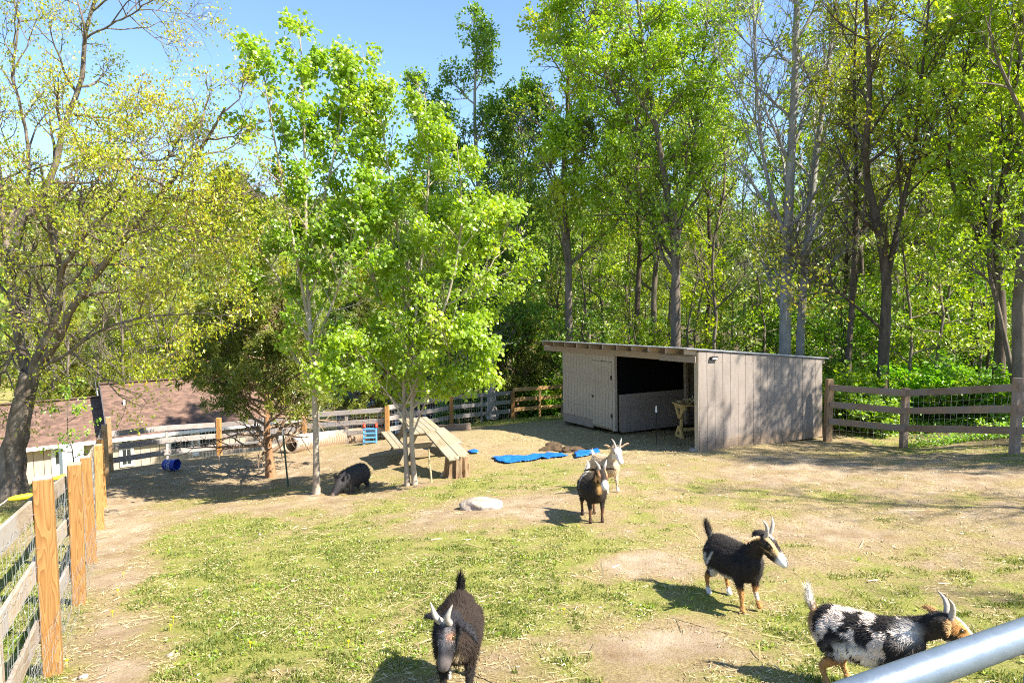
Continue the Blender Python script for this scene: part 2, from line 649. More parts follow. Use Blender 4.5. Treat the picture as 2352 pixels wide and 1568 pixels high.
M["bark_grey"] = noisy("bark_grey", [(0.15, 0.135, 0.12), (0.25, 0.235, 0.215), (0.34, 0.325, 0.30)], scale=4, stretch=(1, 1, 0.5), rough=0.9, bump=0.6, bscale=16)
M["bark_dark"] = noisy("bark_dark", [(0.045, 0.033, 0.025), (0.09, 0.068, 0.05), (0.15, 0.12, 0.09)], scale=6, stretch=(1, 1, 0.3), rough=0.95, bump=0.9, bscale=12)
M["bark_mid"] = noisy("bark_mid", [(0.09, 0.07, 0.05), (0.16, 0.13, 0.10), (0.23, 0.19, 0.15)], scale=6, stretch=(1, 1, 0.3), rough=0.95, bump=0.7, bscale=14)
M["bark_cedar"] = noisy("bark_cedar", [(0.14, 0.07, 0.035), (0.27, 0.15, 0.075), (0.34, 0.21, 0.12)], scale=9, stretch=(1, 1, 0.12), rough=0.95, bump=0.8, bscale=18)
M["twig_dead"] = noisy("dead_twigs", [(0.20, 0.13, 0.08), (0.33, 0.235, 0.16)], scale=8, rough=0.95, bump=0)
M["leaf_maple"] = leaf_mat("maple_leaf", [(0.16, 0.28, 0.012), (0.27, 0.43, 0.016), (0.39, 0.50, 0.03)], [0, 0.6, 1], trans=0.55, hue=0, val=0)
M["leaf_maple_b"] = leaf_mat("maple_leaf_gold", [(0.18, 0.29, 0.012), (0.30, 0.44, 0.016), (0.43, 0.50, 0.03)], [0, 0.6, 1], trans=0.55, hue=0, val=0)
M["leaf_oak"] = leaf_mat("oak_leaf", [(0.25, 0.33, 0.012), (0.39, 0.43, 0.016), (0.48, 0.41, 0.02), (0.46, 0.25, 0.03)], [0, 0.6, 0.85, 1], trans=0.45, hue=0, val=0)
M["leaf_wood"] = leaf_mat("wood_leaf", [(0.18, 0.265, 0.008), (0.30, 0.40, 0.012), (0.41, 0.47, 0.018)], [0, 0.6, 1], trans=0.5)
M["leaf_deep"] = leaf_mat("deep_leaf", [(0.12, 0.21, 0.014), (0.20, 0.31, 0.018), (0.29, 0.39, 0.025)], [0, 0.6, 1], trans=0.45)
M["leaf_yellow"] = leaf_mat("yellow_leaf", [(0.22, 0.27, 0.012), (0.32, 0.35, 0.015), (0.42, 0.40, 0.02)], [0, 0.6, 1], trans=0.4)
M["leaf_cedar"] = leaf_mat("cedar_spray", [(0.085, 0.13, 0.016), (0.165, 0.205, 0.024), (0.26, 0.275, 0.035), (0.24, 0.18, 0.06)], [0, 0.55, 0.9, 1], trans=0.25, hue=0, val=0)
M["leaf_under"] = leaf_mat("undergrowth_leaf", [(0.11, 0.23, 0.010), (0.20, 0.36, 0.014), (0.33, 0.44, 0.02)], [0, 0.6, 1], trans=0.5)
M["coat"] = vcol_mat("goat_coat")
M["pigskin"] = vcol_mat("pig_coat", rough=0.7, bump=0.6, bscale=70)
M["horn"] = noisy("horn", [(0.30, 0.26, 0.22), (0.45, 0.40, 0.34)], scale=30, rough=0.5, bump=0.2)
M["hoof"] = plain("hoof", (0.04, 0.035, 0.03), 0.6)
M["eye"] = plain("eye", (0.05, 0.035, 0.01), 0.15, 0, 0.6)


def soiled(name, base, dirt, z0, z1):
    """paint with old mud splash near the foot (local z) and faint runs"""
    m = M[base].copy()
    m.name = name
    n, l = m.node_tree.nodes, m.node_tree.links
    b = n["Principled BSDF"]
    src = b.inputs["Base Color"].links[0].from_socket
    tc = n.new("ShaderNodeTexCoord")
    sx = n.new("ShaderNodeSeparateXYZ")
    l.new(tc.outputs["Object"], sx.inputs[0])
    no = n.new("ShaderNodeTexNoise")
    no.inputs["Scale"].default_value = 7
    no.inputs["Detail"].default_value = 8
    no.inputs["Roughness"].default_value = 0.75
    l.new(tc.outputs["Object"], no.inputs["Vector"])
    ad = n.new("ShaderNodeMath")
    ad.operation = 'MULTIPLY_ADD'
    l.new(no.outputs["Fac"], ad.inputs[0])
    ad.inputs[1].default_value = -(z1 - z0) * 1.6
    l.new(sx.outputs["Z"], ad.inputs[2])
    mr = n.new("ShaderNodeMapRange")
    mr.inputs[1].default_value = z0 - (z1 - z0) * .5
    mr.inputs[2].default_value = z0 + (z1 - z0) * .1
    mr.inputs[3].default_value = .75
    mr.inputs[4].default_value = 0
    l.new(ad.outputs[0], mr.inputs[0])
    mx = n.new("ShaderNodeMix")
    mx.data_type = 'RGBA'
    l.new(mr.outputs[0], mx.inputs[0])
    l.new(src, mx.inputs[6])
    mx.inputs[7].default_value = (*dirt, 1)
    l.new(mx.outputs[2], b.inputs["Base Color"])
    M[name] = m


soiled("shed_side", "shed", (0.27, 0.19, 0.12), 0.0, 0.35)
soiled("pipe_soiled", "pipe", (0.34, 0.22, 0.12), 0.02, 0.28)

# ------------------------------------------------------------------ ground
def pgauss(x, y, px, py, rx, ry):
    p = Gh(px, py)
    return np.exp(-(((x - p[0]) / rx) ** 2 + ((y - p[1]) / ry) ** 2))


_pit = {}


def cover(x, y):
    """share of grass, hay, leaf litter at a place: what grows or lies there"""
    if not _pit:
        _pit["fence"] = [Gh(*c)[:2] for c in ((280, 1330), (250, 1250), (330, 1420), (330, 1850 * .8167))]
        _pit["hay"] = Gh(1480, 1010)[:2], Gh(1240, 990)[:2], Gh(1560, 1020)[:2]
        _pit["bare"] = [Gh(*c)[:2] for c in ((1200, 1165), (740, 1075), (860, 1125), (1430, 1310), (1560, 1320), (1330, 1000), (1100, 1010),
                                            (1480, 1290), (1960, 1220), (420, 1075), (560, 1085), (2150, 1090), (1800, 1060), (1560, 1480), (1750, 1290), (620, 1560))]
    g = fbm(x * 0.55, y * 0.55, 4, 11)
    g2 = fbm(x * 2.6, y * 2.6, 3, 23)
    left = 1 / (1 + np.exp((x - 0.6) / 1.1))                # the lawn left of the middle is greener
    near = sstep(11.5, 6.0, y)
    fd = (x - (-3.2 - 0.585 * (y - 4.67))) * 0.863
    strip = np.clip(1 - np.abs(fd - .25) / (.75 + .5 * (g2 - .5)), 0, 1) * (y < 17)
    grass = 0.33 + 0.31 * left * near - 0.55 * strip + 0.9 * (g - 0.5) + 0.75 * (g2 - 0.5)
    for b, r in zip(_pit["bare"], (1.1, 2.2, 1.2, .5, .45, 1.3, 1.4, .5, .7, 1.6, 2.0, 1.1, 1.2, .45, .5, .35)):
        grass = grass - 0.42 * np.exp(-(((x - b[0]) / r) ** 2 + ((y - b[1]) / (r * 0.8)) ** 2))
    for b in _pit["fence"]:
        grass = grass - 0.34 * np.exp(-(((x - b[0]) / .35) ** 2 + ((y - b[1]) / .8) ** 2))
    far = sstep(12.0, 16.5, y)
    grass = grass * (1 - 0.75 * far * (x < 8.8)) + 0.10 * far
    out = (y > 22.5) | (x < -3.2 - 0.585 * (y - 4.67) - 0.35) & (y < 19)
    grass = np.where(out, np.maximum(grass, 0.45 + 0.9 * (g - 0.5)), grass)
    hay = np.zeros_like(np.asarray(x, float) + np.asarray(y, float))
    for p, r in zip(_pit["hay"], (2.4, 2.6, 1.8)):
        hay = hay + np.exp(-(((x - p[0]) / r) ** 2 + ((y - p[1]) / (r * 0.8)) ** 2))
    hay = np.clip(hay, 0, 1) * (0.55 + 0.9 * g2)
    wood = sstep(9.6, 11.2, x + 0.10 * (y - 14)) * sstep(5, 9, y)
    wood = np.maximum(wood, sstep(23, 30, y) * (x > -2))
    return np.clip(grass, 0, 1), np.clip(hay, 0, 1), np.clip(wood, 0, 1)


def nonuni(a, b, fine_a, fine_b, step, growth):
    mid = list(np.arange(fine_a, fine_b, step))
    s, x, up = step, mid[-1], []
    while x < b:
        s *= growth
        x += s
        up.append(x)
    s, x, dn = step, mid[0], []
    while x > a:
        s *= growth
        x -= s
        dn.append(x)
    return np.array(dn[::-1] + mid + up)


gx = nonuni(-420, 420, -6.5, 8.5, 0.065, 1.05)
gy = nonuni(-60, 520, 1.6, 14.0, 0.065, 1.045)
GX, GY = np.meshgrid(gx, gy, indexing='ij')
GZ = gh(GX, GY)
fine = np.exp(-(np.maximum(GY - 14, 0) / 10) ** 2)
GZ = GZ + fine * (0.035 * (fbm(GX * 6, GY * 6, 3, 31) - 0.5))
gr, hy, wd = cover(GX, GY)
ni, nj = GX.shape
I = np.arange(ni * nj).reshape(ni, nj)
gF = np.stack([I[:-1, :-1], I[1:, :-1], I[1:, 1:], I[:-1, 1:]], -1).reshape(-1, 4)
g_me = mesh_np("ground", np.stack([GX, GY, GZ], -1).reshape(-1, 3), [gF], smooth=True,
               attrs={"grass": gr.ravel(), "hay": hy.ravel(), "litter": wd.ravel()})


def ground_material():
    m, n, l, b = new_mat("ground")
    geo = n.new("ShaderNodeNewGeometry")

    def noise(scale, detail=6, rough=0.65):
        q = n.new("ShaderNodeTexNoise")
        q.inputs["Scale"].default_value = scale
        q.inputs["Detail"].default_value = detail
        q.inputs["Roughness"].default_value = rough
        l.new(geo.outputs["Position"], q.inputs["Vector"])
        return q

    def attr(a):
        q = n.new("ShaderNodeAttribute")
        q.attribute_name = a
        return q

    def mix(f, a, c):
        q = n.new("ShaderNodeMix")
        q.data_type = 'RGBA'
        l.new(f, q.inputs[0])
        l.new(a, q.inputs[6])
        l.new(c, q.inputs[7])
        return q.outputs[2]

    def thresh(att, nz, lo, hi, gain=1.0):
        a = n.new("ShaderNodeMath")
        a.operation = 'MULTIPLY_ADD'
        l.new(nz.outputs["Fac"], a.inputs[0])
        a.inputs[1].default_value = gain
        l.new(att.outputs["Fac"], a.inputs[2])
        mr = n.new("ShaderNodeMapRange")
        mr.inputs[1].default_value = lo
        mr.inputs[2].default_value = hi
        l.new(a.outputs[0], mr.inputs[0])
        return mr.outputs[0]
    dn = noise(2.2)
    dirt = ramp(n, [(0.22, 0.145, 0.08), (0.335, 0.25, 0.165), (0.44, 0.355, 0.255)], [0.3, 0.5, 0.7])
    l.new(dn.outputs["Fac"], dirt.inputs[0])
    sn = noise(34, 8, 0.75)
    straw = ramp(n, [(0.15, 0.105, 0.05), (0.28, 0.215, 0.10), (0.41, 0.335, 0.175)], [0.34, 0.5, 0.66])
    l.new(sn.outputs["Fac"], straw.inputs[0])
    gn = noise(46, 6, 0.7)
    grass = ramp(n, [(0.115, 0.135, 0.025), (0.23, 0.235, 0.055), (0.37, 0.33, 0.12)], [0.34, 0.5, 0.66])
    l.new(gn.outputs["Fac"], grass.inputs[0])
    hn = noise(26, 8, 0.8)
    hay = ramp(n, [(0.15, 0.115, 0.055), (0.31, 0.245, 0.125), (0.46, 0.385, 0.215)], [0.34, 0.5, 0.64])
    l.new(hn.outputs["Fac"], hay.inputs[0])
    ln = noise(18, 8, 0.8)
    lit = ramp(n, [(0.035, 0.028, 0.014), (0.10, 0.08, 0.04), (0.20, 0.15, 0.085)], [0.34, 0.5, 0.66])
    l.new(ln.outputs["Fac"], lit.inputs[0])
    pn = noise(5.5, 8, 0.72)
    c = mix(thresh(attr("grass"), noise(7.5, 8, 0.75), 0.46, 0.78, 1.0), dirt.outputs[0], straw.outputs[0])
    c = mix(thresh(attr("grass"), pn, 0.78, 1.04, 1.0), c, grass.outputs[0])
    c = mix(thresh(attr("hay"), noise(9, 8, 0.75), 0.75, 1.05, 1.0), c, hay.outputs[0])
    c = mix(thresh(attr("litter"), noise(3, 8, 0.7), 0.9, 1.3, 1.0), c, lit.outputs[0])
    l.new(c, b.inputs["Base Color"])
    b.inputs["Roughness"].default_value = 0.95
    b.inputs["Specular IOR Level"].default_value = 0.1
    bp = n.new("ShaderNodeBump")
    bp.inputs["Strength"].default_value = 0.9
    bp.inputs["Distance"].default_value = 0.03
    l.new(sn.outputs["Fac"], bp.inputs["Height"])
    l.new(bp.outputs[0], b.inputs["Normal"])
    return m


M["ground"] = ground_material()
put("ground", g_me, M["ground"], kind="structure")

# far wooded ridge
def hill_z(x, y):
    r = np.hypot(np.asarray(x, float), y)
    rise = sstep(95, 270, r)
    top = 33 + 10 * (fbm(np.asarray(x) / 90, np.asarray(y) / 90, 3, 41) - 0.5) * 2 - 6 * sstep(-40, 60, x)
    return -14 + (top + 14 - 8) * rise


hx = np.linspace(-380, 380, 120)
hyy = np.linspace(70, 400, 70)
HX, HY = np.meshgrid(hx, hyy, indexing='ij')
HZ = hill_z(HX, HY)
I = np.arange(HX.size).reshape(HX.shape)
hF = np.stack([I[:-1, :-1], I[1:, :-1], I[1:, 1:], I[:-1, 1:]], -1).reshape(-1, 4)
M["hill"] = noisy("hill_floor", [(0.05, 0.07, 0.02), (0.10, 0.12, 0.035), (0.15, 0.13, 0.07)], scale=0.05, rough=1, bump=0)
put("hill", mesh_np("hill", np.stack([HX, HY, HZ], -1).reshape(-1, 3), [hF], smooth=True), M["hill"], kind="structure")

# ------------------------------------------------------------------ leaves and trees
RHOMB = (np.array([[0, 0, 0], [-.34, .45, .07], [0, 1, 0], [.34, .45, .07]]), [np.array([[0, 3, 2], [0, 2, 1]])])
LANCE = (np.array([[0, 0, 0], [-.16, .45, .05], [0, 1, -.04], [.16, .45, .05]]), [np.array([[0, 3, 2], [0, 2, 1]])])
LOBED = (np.array([[0, 0, 0], [.52, .30, -.06], [.22, .46, .03], [.36, .78, -.05], [0, 1, -.10], [-.36, .78, -.05], [-.22, .46, .03], [-.52, .30, -.06], [0, .45, .04]]),
         [np.array([[0, 1, 8], [1, 2, 8], [2, 3, 8], [3, 4, 8], [8, 4, 5], [8, 5, 6], [8, 6, 7], [8, 7, 0]])])
SPRAY = (np.array([[-.10, 0, 0], [.10, 0, 0], [.22, .5, .06], [0, 1, 0], [-.22, .5, .06], [0, .5, -.10]]), [np.array([[0, 1, 2, 4], [4, 2, 3, 3]])])


def unit(v):
    return v / (np.linalg.norm(v, axis=-1, keepdims=True) + 1e-9)


def leaves(pos, d, size, rng, template=RHOMB, up=0.5, rnd=None, face=(0.42, -0.38, 0.82)):
    """one bent leaf per position, along d, its face turned roughly up"""
    N = len(pos)
    T, Fs = template
    d = unit(d)
    nrm = rng.normal(size=(N, 3)) * (1 - up) + np.array(face) * up * 1.6
    x = unit(np.cross(d, nrm))
    z = np.cross(x, d)
    s = np.asarray(size).reshape(-1, 1, 1) * np.ones((N, 1, 1))
    V = pos[:, None, :] + s * (T[None, :, 0:1] * x[:, None] + T[None, :, 1:2] * d[:, None] + T[None, :, 2:3] * z[:, None])
    k = len(T)
    base = (np.arange(N) * k)[:, None, None]
    FF = []
    for f in Fs:
        f = np.array([t for t in f])
        FF.append((base + f[None]).reshape(-1, f.shape[1]))
    if rnd is None:
        rnd = rng.random(N)
    return V.reshape(-1, 3), FF, np.repeat(rnd, k)


def grow(rng, P, R, k, t0, t1, ang, lens, rr, nseg, up, wob, rmin=0.003, tup=None):
    """k children along every parent branch; everything at once"""
    B, m, _ = P.shape
    t = t0 + (t1 - t0) * (np.arange(k)[None] + rng.random((B, k))) / k
    f = np.clip(t * (m - 1), 0, m - 1.001)
    i = f.astype(int)
    fr = (f - i)[..., None]
    bi = np.arange(B)[:, None]
    a, c = P[bi, i], P[bi, i + 1]
    pos = a * (1 - fr) + c * fr
    tan = unit(c - a)
    r = R[bi, i] * (1 - fr[..., 0]) + R[bi, i + 1] * fr[..., 0]
    phi = rng.random((B, 1)) * 6.28 + np.arange(k)[None] * 2.399 + rng.normal(size=(B, k)) * 0.4
    ref = np.where(np.abs(tan[..., 2:3]) > 0.85, np.array([1.0, 0, 0]), np.array([0, 0, 1.0]))
    u = unit(np.cross(tan, ref))
    v = np.cross(tan, u)
    an = ang[0] + (ang[1] - ang[0]) * rng.random((B, k))
    d = np.cos(an)[..., None] * tan + np.sin(an)[..., None] * (np.cos(phi)[..., None] * u + np.sin(phi)[..., None] * v)
    plen = np.linalg.norm(np.diff(P, axis=1), axis=-1).sum(1)[:, None]
    L = lens(t, plen) * (0.75 + 0.5 * rng.random((B, k)))
    pos, d, L, r, t = pos.reshape(-1, 3), d.reshape(-1, 3), L.reshape(-1), r.reshape(-1), t.reshape(-1)
    n = len(pos)
    out = np.empty((n, nseg + 1, 3))
    out[:, 0] = pos
    for s in range(nseg):
        d = unit(d + wob * rng.normal(size=(n, 3)) + np.array([0, 0, up]))
        out[:, s + 1] = out[:, s] + d * (L / nseg)[:, None]
    s = np.linspace(0, 1, nseg + 1)[None]
    r0 = np.minimum(r * rr, L * 0.035 + rmin)[:, None]
    rad = r0 * (1 - s) ** 0.8 + rmin * (0.6 + 0.4 * (1 - s))
    return out, rad, t


def stem(path, r0, r1, n=14, rng=None, wob=0.0, flare=1.35):
    """a smooth trunk through path points (Catmull-Rom), tapering r0 -> r1, flared at the foot"""
    p = np.array(path, float)
    p = np.vstack([2 * p[0] - p[1], p, 2 * p[-1] - p[-2]])
    m = len(p) - 3
    out = []
    for q in np.linspace(0, m - 1e-6, n):
        i = int(q)
        t = q - i
        a, b, c, d = p[i], p[i + 1], p[i + 2], p[i + 3]
        out.append(0.5 * ((2 * b) + (c - a) * t + (2 * a - 5 * b + 4 * c - d) * t * t + (3 * b - a - 3 * c + d) * t ** 3))
    out = np.array(out)
    if rng is not None and wob:
        w = rng.normal(size=out.shape) * wob
        w[0] = 0
        out += w
    s = np.linspace(0, 1, n)
    r = (r0 * (1 - s) + r1 * s)
    if flare > 1:
        L = np.linalg.norm(np.diff(out, axis=0), axis=1).sum()
        r = r * (1 + (flare - 1) * np.exp(-s * L / 0.35))
    return out, r


def leaf_points(rng, P, per, t0=0.1, spread=0.0, droop=0.0, out=0.8):
    B, m, _ = P.shape
    t = t0 + (1 - t0) * rng.random((B, per))
    f = np.clip(t * (m - 1), 0, m - 1.001)
    i = f.astype(int)
    fr = (f - i)[..., None]
    bi = np.arange(B)[:, None]
    a, c = P[bi, i], P[bi, i + 1]
    pos = (a * (1 - fr) + c * fr).reshape(-1, 3)
    tan = unit(c - a).reshape(-1, 3)
    d = unit(tan * 0.5 + rng.normal(size=pos.shape) * out + np.array([0, 0, -droop]))
    pos = pos + rng.normal(size=pos.shape) * spread
    return pos, d


def tube_mesh(name, groups, smooth=True):
    """groups: list of (P, R, sides)"""
    Vs, Fs, n = [], [], 0
    for P, R, k in groups:
        V, f = tubes(P, R, k)
        Vs.append(V)
        Fs.append(f + n)
        n += len(V)
    return mesh_np(name, np.concatenate(Vs), [np.concatenate(Fs)], smooth=smooth)


def crown_mesh(name, parts):
    Vs, Fd, rn, n = [], {}, [], 0
    for V, FF, r in parts:
        for f in FF:
            Fd.setdefault(f.shape[1], []).append(f + n)
        Vs.append(V)
        rn.append(r)
        n += len(V)
    return mesh_np(name, np.concatenate(Vs), [np.concatenate(x) for x in Fd.values()], attrs={"rnd": np.concatenate(rn)})


def clumpy(pos, rng, scale, cut, seed=0):
    """drop leaves where the crown has gaps"""
    return noise3(pos / scale + 40, seed) > cut * (0.8 + 0.4 * rng.random(len(pos)))


def height_rnd(pos, rng, seed=0):
    """leaf tone: by spray, with single-leaf scatter"""
    return np.clip(0.75 * noise3(pos / 0.55 + 30, seed) + 0.45 * rng.random(len(pos)) - 0.1, 0, 1)


def tree_meshes(seed, stems, levels, leaf, sides=(9, 6, 4, 3)):
    """stems: list of (path, radii) relative to the base. levels: dicts for grow(). leaf: dict.
    returns trunk mesh, branch mesh, crown mesh"""
    rng = np.random.default_rng(seed)
    trunk_groups = [(p[None], r[None], sides[0]) for p, r in stems]
    br = []
    allP = []
    cur = None
    for li, lv in enumerate(levels):
        lv = dict(lv)
        only = lv.pop("keep", None)
        also = lv.pop("also", False)
        if li == 0:
            res = []
            for p, r in stems:
                k = lv["k"] if not callable(lv["k"]) else lv["k"](p)
                a = dict(lv)
                a["k"] = k
                res.append(grow(rng, p[None], r[None], **a))
            P = np.concatenate([x[0] for x in res])
            R = np.concatenate([x[1] for x in res])
        else:
            P, R, _ = grow(rng, cur[0], cur[1], **lv)
        br.append((P, R, sides[min(li + 1, 3)]))
        cur = (P, R)
        allP.append(P)
    tw = allP[-1] if not leaf.get("both") else None
    pos, d = leaf_points(rng, allP[-1], leaf["per"], leaf.get("t0", 0.1), leaf.get("spread", 0.03), leaf.get("droop", 0.1), leaf.get("out", 0.8))
    if leaf.get("both"):
        p2, d2 = leaf_points(rng, allP[-2], leaf["both"], 0.4, leaf.get("spread", 0.03), leaf.get("droop", 0.1))
        pos, d = np.r_[pos, p2], np.r_[d, d2]
    if "cut" in leaf:
        k = clumpy(pos, rng, leaf.get("gap", 0.8), leaf["cut"], seed)
        pos, d = pos[k], d[k]
    if "zmin" in leaf:
        k = pos[:, 2] > leaf["zmin"]
        pos, d = pos[k], d[k]
    sz = leaf["size"] * (0.65 + 0.6 * rng.random(len(pos)))
    parts = [leaves(pos, d, sz, rng, leaf.get("tmpl", RHOMB), leaf.get("up", 0.5), height_rnd(pos, rng, seed))]
    if leaf.get("catkins"):
        q = rng.random(len(pos)) < leaf["catkins"]
        pc = pos[q] + rng.normal(size=(q.sum(), 3)) * 0.05
        parts.append(leaves(pc, np.array([0, 0, -1.0]) + rng.normal(size=pc.shape) * 0.25, 0.11 * (0.6 + 0.8 * rng.random(len(pc))), rng, LANCE, 0.0, 0.8 + 0.2 * rng.random(len(pc))))
    return tube_mesh("trunk", trunk_groups), tube_mesh("branches", br), crown_mesh("crown", parts)


def make_tree(name, label, cat, base, meshes, bark, leafm, group=None, rz=0.0, sc=1.0, bark2=None):
    t = thing(name, label, cat, base, rz, group)
    t.scale = (sc, sc, sc) if np.isscalar(sc) else sc
    put("trunk", meshes[0], bark, t)
    put("branches", meshes[1], bark2 or bark, t)
    if meshes[2] is not None:
        c = put("crown", meshes[2], leafm, t)
    return t


def copy_tree(t, loc, rz, sc, label=None, group=None):
    r = t.copy()
    COL.objects.link(r)
    r.location, r.rotation_euler = loc, (0, 0, rz)
    r.scale = (sc, sc, sc) if np.isscalar(sc) else sc
    if label:
        r["label"] = label
    if group:
        r["group"] = group
    for ch in list(t.children):
        c = ch.copy()
        COL.objects.link(c)
        c.parent = r
        for g in ch.children:
            e = g.copy()
            COL.objects.link(e)
            e.parent = c
    return r


def pxpath(pts, base, Y, dY=None):
    """picture positions at a distance -> path relative to base"""
    dY = dY or [0] * len(pts)
    return [W(x, y, Y + q) - np.array(base) for (x, y), q in zip(pts, dY)]

# ------------------------------------------------------------------ goat shed
TH = math.radians(27)
F1 = W(1605, 1037, 15.2)
SD, SW = 4.05, 5.85                          # depth, width
shed = thing("goat_shed", "taupe lean-to goat shed with open stall and closed store room", "shed", F1)
shed.rotation_euler = (-0.043, 0, TH)


def ztop(x):
    return 2.30 - 0.094 * x


def slab(name, pts_xz, y0, y1, mat, parent=shed):
    """prism: outline in local x,z extruded from y0 to y1"""
    n = len(pts_xz)
    V = [(x, y0, z) for x, z in pts_xz] + [(x, y1, z) for x, z in pts_xz]
    fs = [tuple(range(n)), tuple(range(2 * n - 1, n - 1, -1))] + [(i, n + i, n + (i + 1) % n, (i + 1) % n) for i in range(n)]
    mb = MB()
    mb.add(V, fs)
    me = mb.mesh(name)
    bm = bmesh.new()
    bm.from_mesh(me)
    bmesh.ops.recalc_face_normals(bm, faces=bm.faces)
    bm.to_mesh(me)
    bm.free()
    return put(name, me, mat, parent)


def lbox(name, c, s, mat, parent, bev=0.004):
    o = put(name, box_mesh(name, s[0], s[1], s[2], bev), None, parent, c)
    if len(o.data.materials) == 0:
        o.data.materials.append(mat)
    elif o.data.materials[0] is not mat:
        o.data = o.data.copy()
        o.data.materials[0] = mat
    return o


rs = random.Random(3)
nb = 17
bw = SD / nb
for i in range(nb):
    x0, x1 = i * bw + 0.005, (i + 1) * bw - 0.005
    zb = -0.05 + (0.0 if i > 9 else 0.0)
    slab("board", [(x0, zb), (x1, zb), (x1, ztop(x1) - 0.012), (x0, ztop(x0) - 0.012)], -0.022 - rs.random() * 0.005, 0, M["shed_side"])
nm = MB()
for i in range(nb):
    for z in (0.2, 1.0, ztop(i * bw) - .25):
        for dx_ in (.04, bw - .04):
            nm.box((i * bw + dx_, -0.029, z), (.009, .003, .009))
nm.build("nail_heads", M["iron"], shed, kind="stuff")
slab("backing", [(0.01, -0.02), (SD - 0.01, -0.02), (SD - 0.01, ztop(SD) - 0.05), (0.01, ztop(0) - 0.05)], 0.003, 0.03, M["shed_inside"])
lbox("corner_post", (0.055, 0.085, 1.08), (0.1, 0.1, 2.2), M["shed_front"], shed)
lbox("corner_trim", (-0.012, 0.045, 1.10), (0.02, 0.13, 2.3), M["shed_front"], shed)
# back wall and far side wall (seen from inside)
for i in range(20):
    y0 = i * SW / 20
    lbox("board", (SD - 0.02, y0 + SW / 40, 0.93), (0.02, SW / 20 - 0.008, 1.9), M["shed_inside"], shed)
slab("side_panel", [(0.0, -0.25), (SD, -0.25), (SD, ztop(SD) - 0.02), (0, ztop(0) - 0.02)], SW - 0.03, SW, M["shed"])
# closed room front: grooved boards, door, base board
UC = 3.15
fb = 0.15
nfr = int((SW - 4.25) / fb)
for i in range(nfr):
    y0 = 4.25 + i * (SW - 4.25) / nfr
    w = (SW - 4.25) / nfr
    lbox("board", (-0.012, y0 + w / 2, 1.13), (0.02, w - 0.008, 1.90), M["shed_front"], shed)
lbox("base_board", (-0.006, (4.25 + SW) / 2, 0.06), (0.03, SW - 4.25, 0.23), M["shed"], shed)
lbox("room_sheathing", (0.012, (UC + SW) / 2, 1.05), (0.018, SW - UC - 0.02, 2.1), M["shed_inside"], shed)
for i in range(6):
    w = 0.97 / 6
    lbox("board", (-0.012, UC + 0.13 + w * (i + .5), 2.0), (0.02, w - 0.008, 0.27), M["shed_front"], shed)
door = lbox("door", (-0.010, UC + 0.615, 0.95), (0.022, 0.95, 1.80), M["shed_front"], shed)
for i in range(6):
    w = 0.95 / 6
    lbox("door_board", (-0.019, -0.475 + w * (i + .5), 0), (0.012, w - 0.008, 1.795), M["shed_front"], door)
for z in (-0.55, 0.48):
    hinge = MB().box((-0.032, -0.45, z), (0.012, 0.07, 0.10)).bar((-0.036, -0.482, z - 0.06), (-0.036, -0.482, z + 0.06), 0.011, 8)
    hinge.build("hinge", M["iron"], door)
latch = MB().box((-0.034, 0.43, -0.08), (0.018, 0.06, 0.03)).bar((-0.045, 0.40, -0.08), (-0.045, 0.49, -0.08), 0.012, 8).box((-0.034, 0.44, -0.115), (0.016, 0.03, 0.05))
latch.build("latch", M["iron"], door)
lbox("door_post", (0.0, UC + 0.06, 1.06), (0.09, 0.11, 2.12), M["shed_front"], shed)
# header beam, loose fascia board, rafters, roof sheet
lbox("header_beam", (-0.03, SW / 2 + 0.54, 2.105), (0.05, SW + 1.0, 0.16), M["shed_beam"], shed)
lbox("fascia_board", (-0.075, 0.62, 2.085), (0.03, 1.25, 0.145), M["shed"], shed)
for i in range(11):
    y = 0.06 + i * (SW + 0.55) / 10
    x0, x1 = -0.34, SD + 0.16
    slab("rafter", [(x0, ztop(x0) - 0.115), (x1, ztop(x1) - 0.115), (x1, ztop(x1) + 0.0), (x0, ztop(x0) + 0.0)], y - 0.022, y + 0.022, M["shed_beam"])
roof = slab("roof", [(-0.37, ztop(-.37) + .004), (SD + .2, ztop(SD + .2) + .004), (SD + .2, ztop(SD + .2) + .026), (-0.37, ztop(-.37) + .026)], -0.06, SW + 0.66, M["roof_metal"])
for i in range(34):
    y = -0.03 + i * (SW + 0.68) / 33.5
    slab("roof_rib", [(-0.37, ztop(-.37) + .028), (SD + .2, ztop(SD + .2) + .028), (SD + .2, ztop(SD + .2) + .036), (-0.37, ztop(-.37) + .036)], y - .012, y + .012, M["roof_metal"], roof)
# partition between the stall and the room: half wall, black screen, post
for i in range(10):
    w = 3.3 / 10
    lbox("board", (0.12 + w * (i + .5), UC - 0.012, 0.47), (w - 0.008, 0.02, 1.02), M["shed"], shed)
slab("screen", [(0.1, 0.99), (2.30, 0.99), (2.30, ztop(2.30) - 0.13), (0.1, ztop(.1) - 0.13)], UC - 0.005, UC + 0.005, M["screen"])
lbox("stall_post", (2.36, UC - 0.05, 1.0), (0.1, 0.09, 2.0), M["shed_front"], shed)
slab("partition", [(2.42, 0.9), (SD - .04, 0.9), (SD - .04, 1.86), (2.42, 1.99)], UC + 0.0, UC + 0.02, M["shed_inside"])
slab("partition", [(0.1, 0.0), (SD - .04, 0.0), (SD - .04, 0.97), (0.1, 0.97)], UC + 0.006, UC + 0.026, M["shed_inside"])


def shed_w(x, y, z):
    return Matrix.LocRotScale(shed.location, shed.rotation_euler, None) @ Vector((x, y, z))


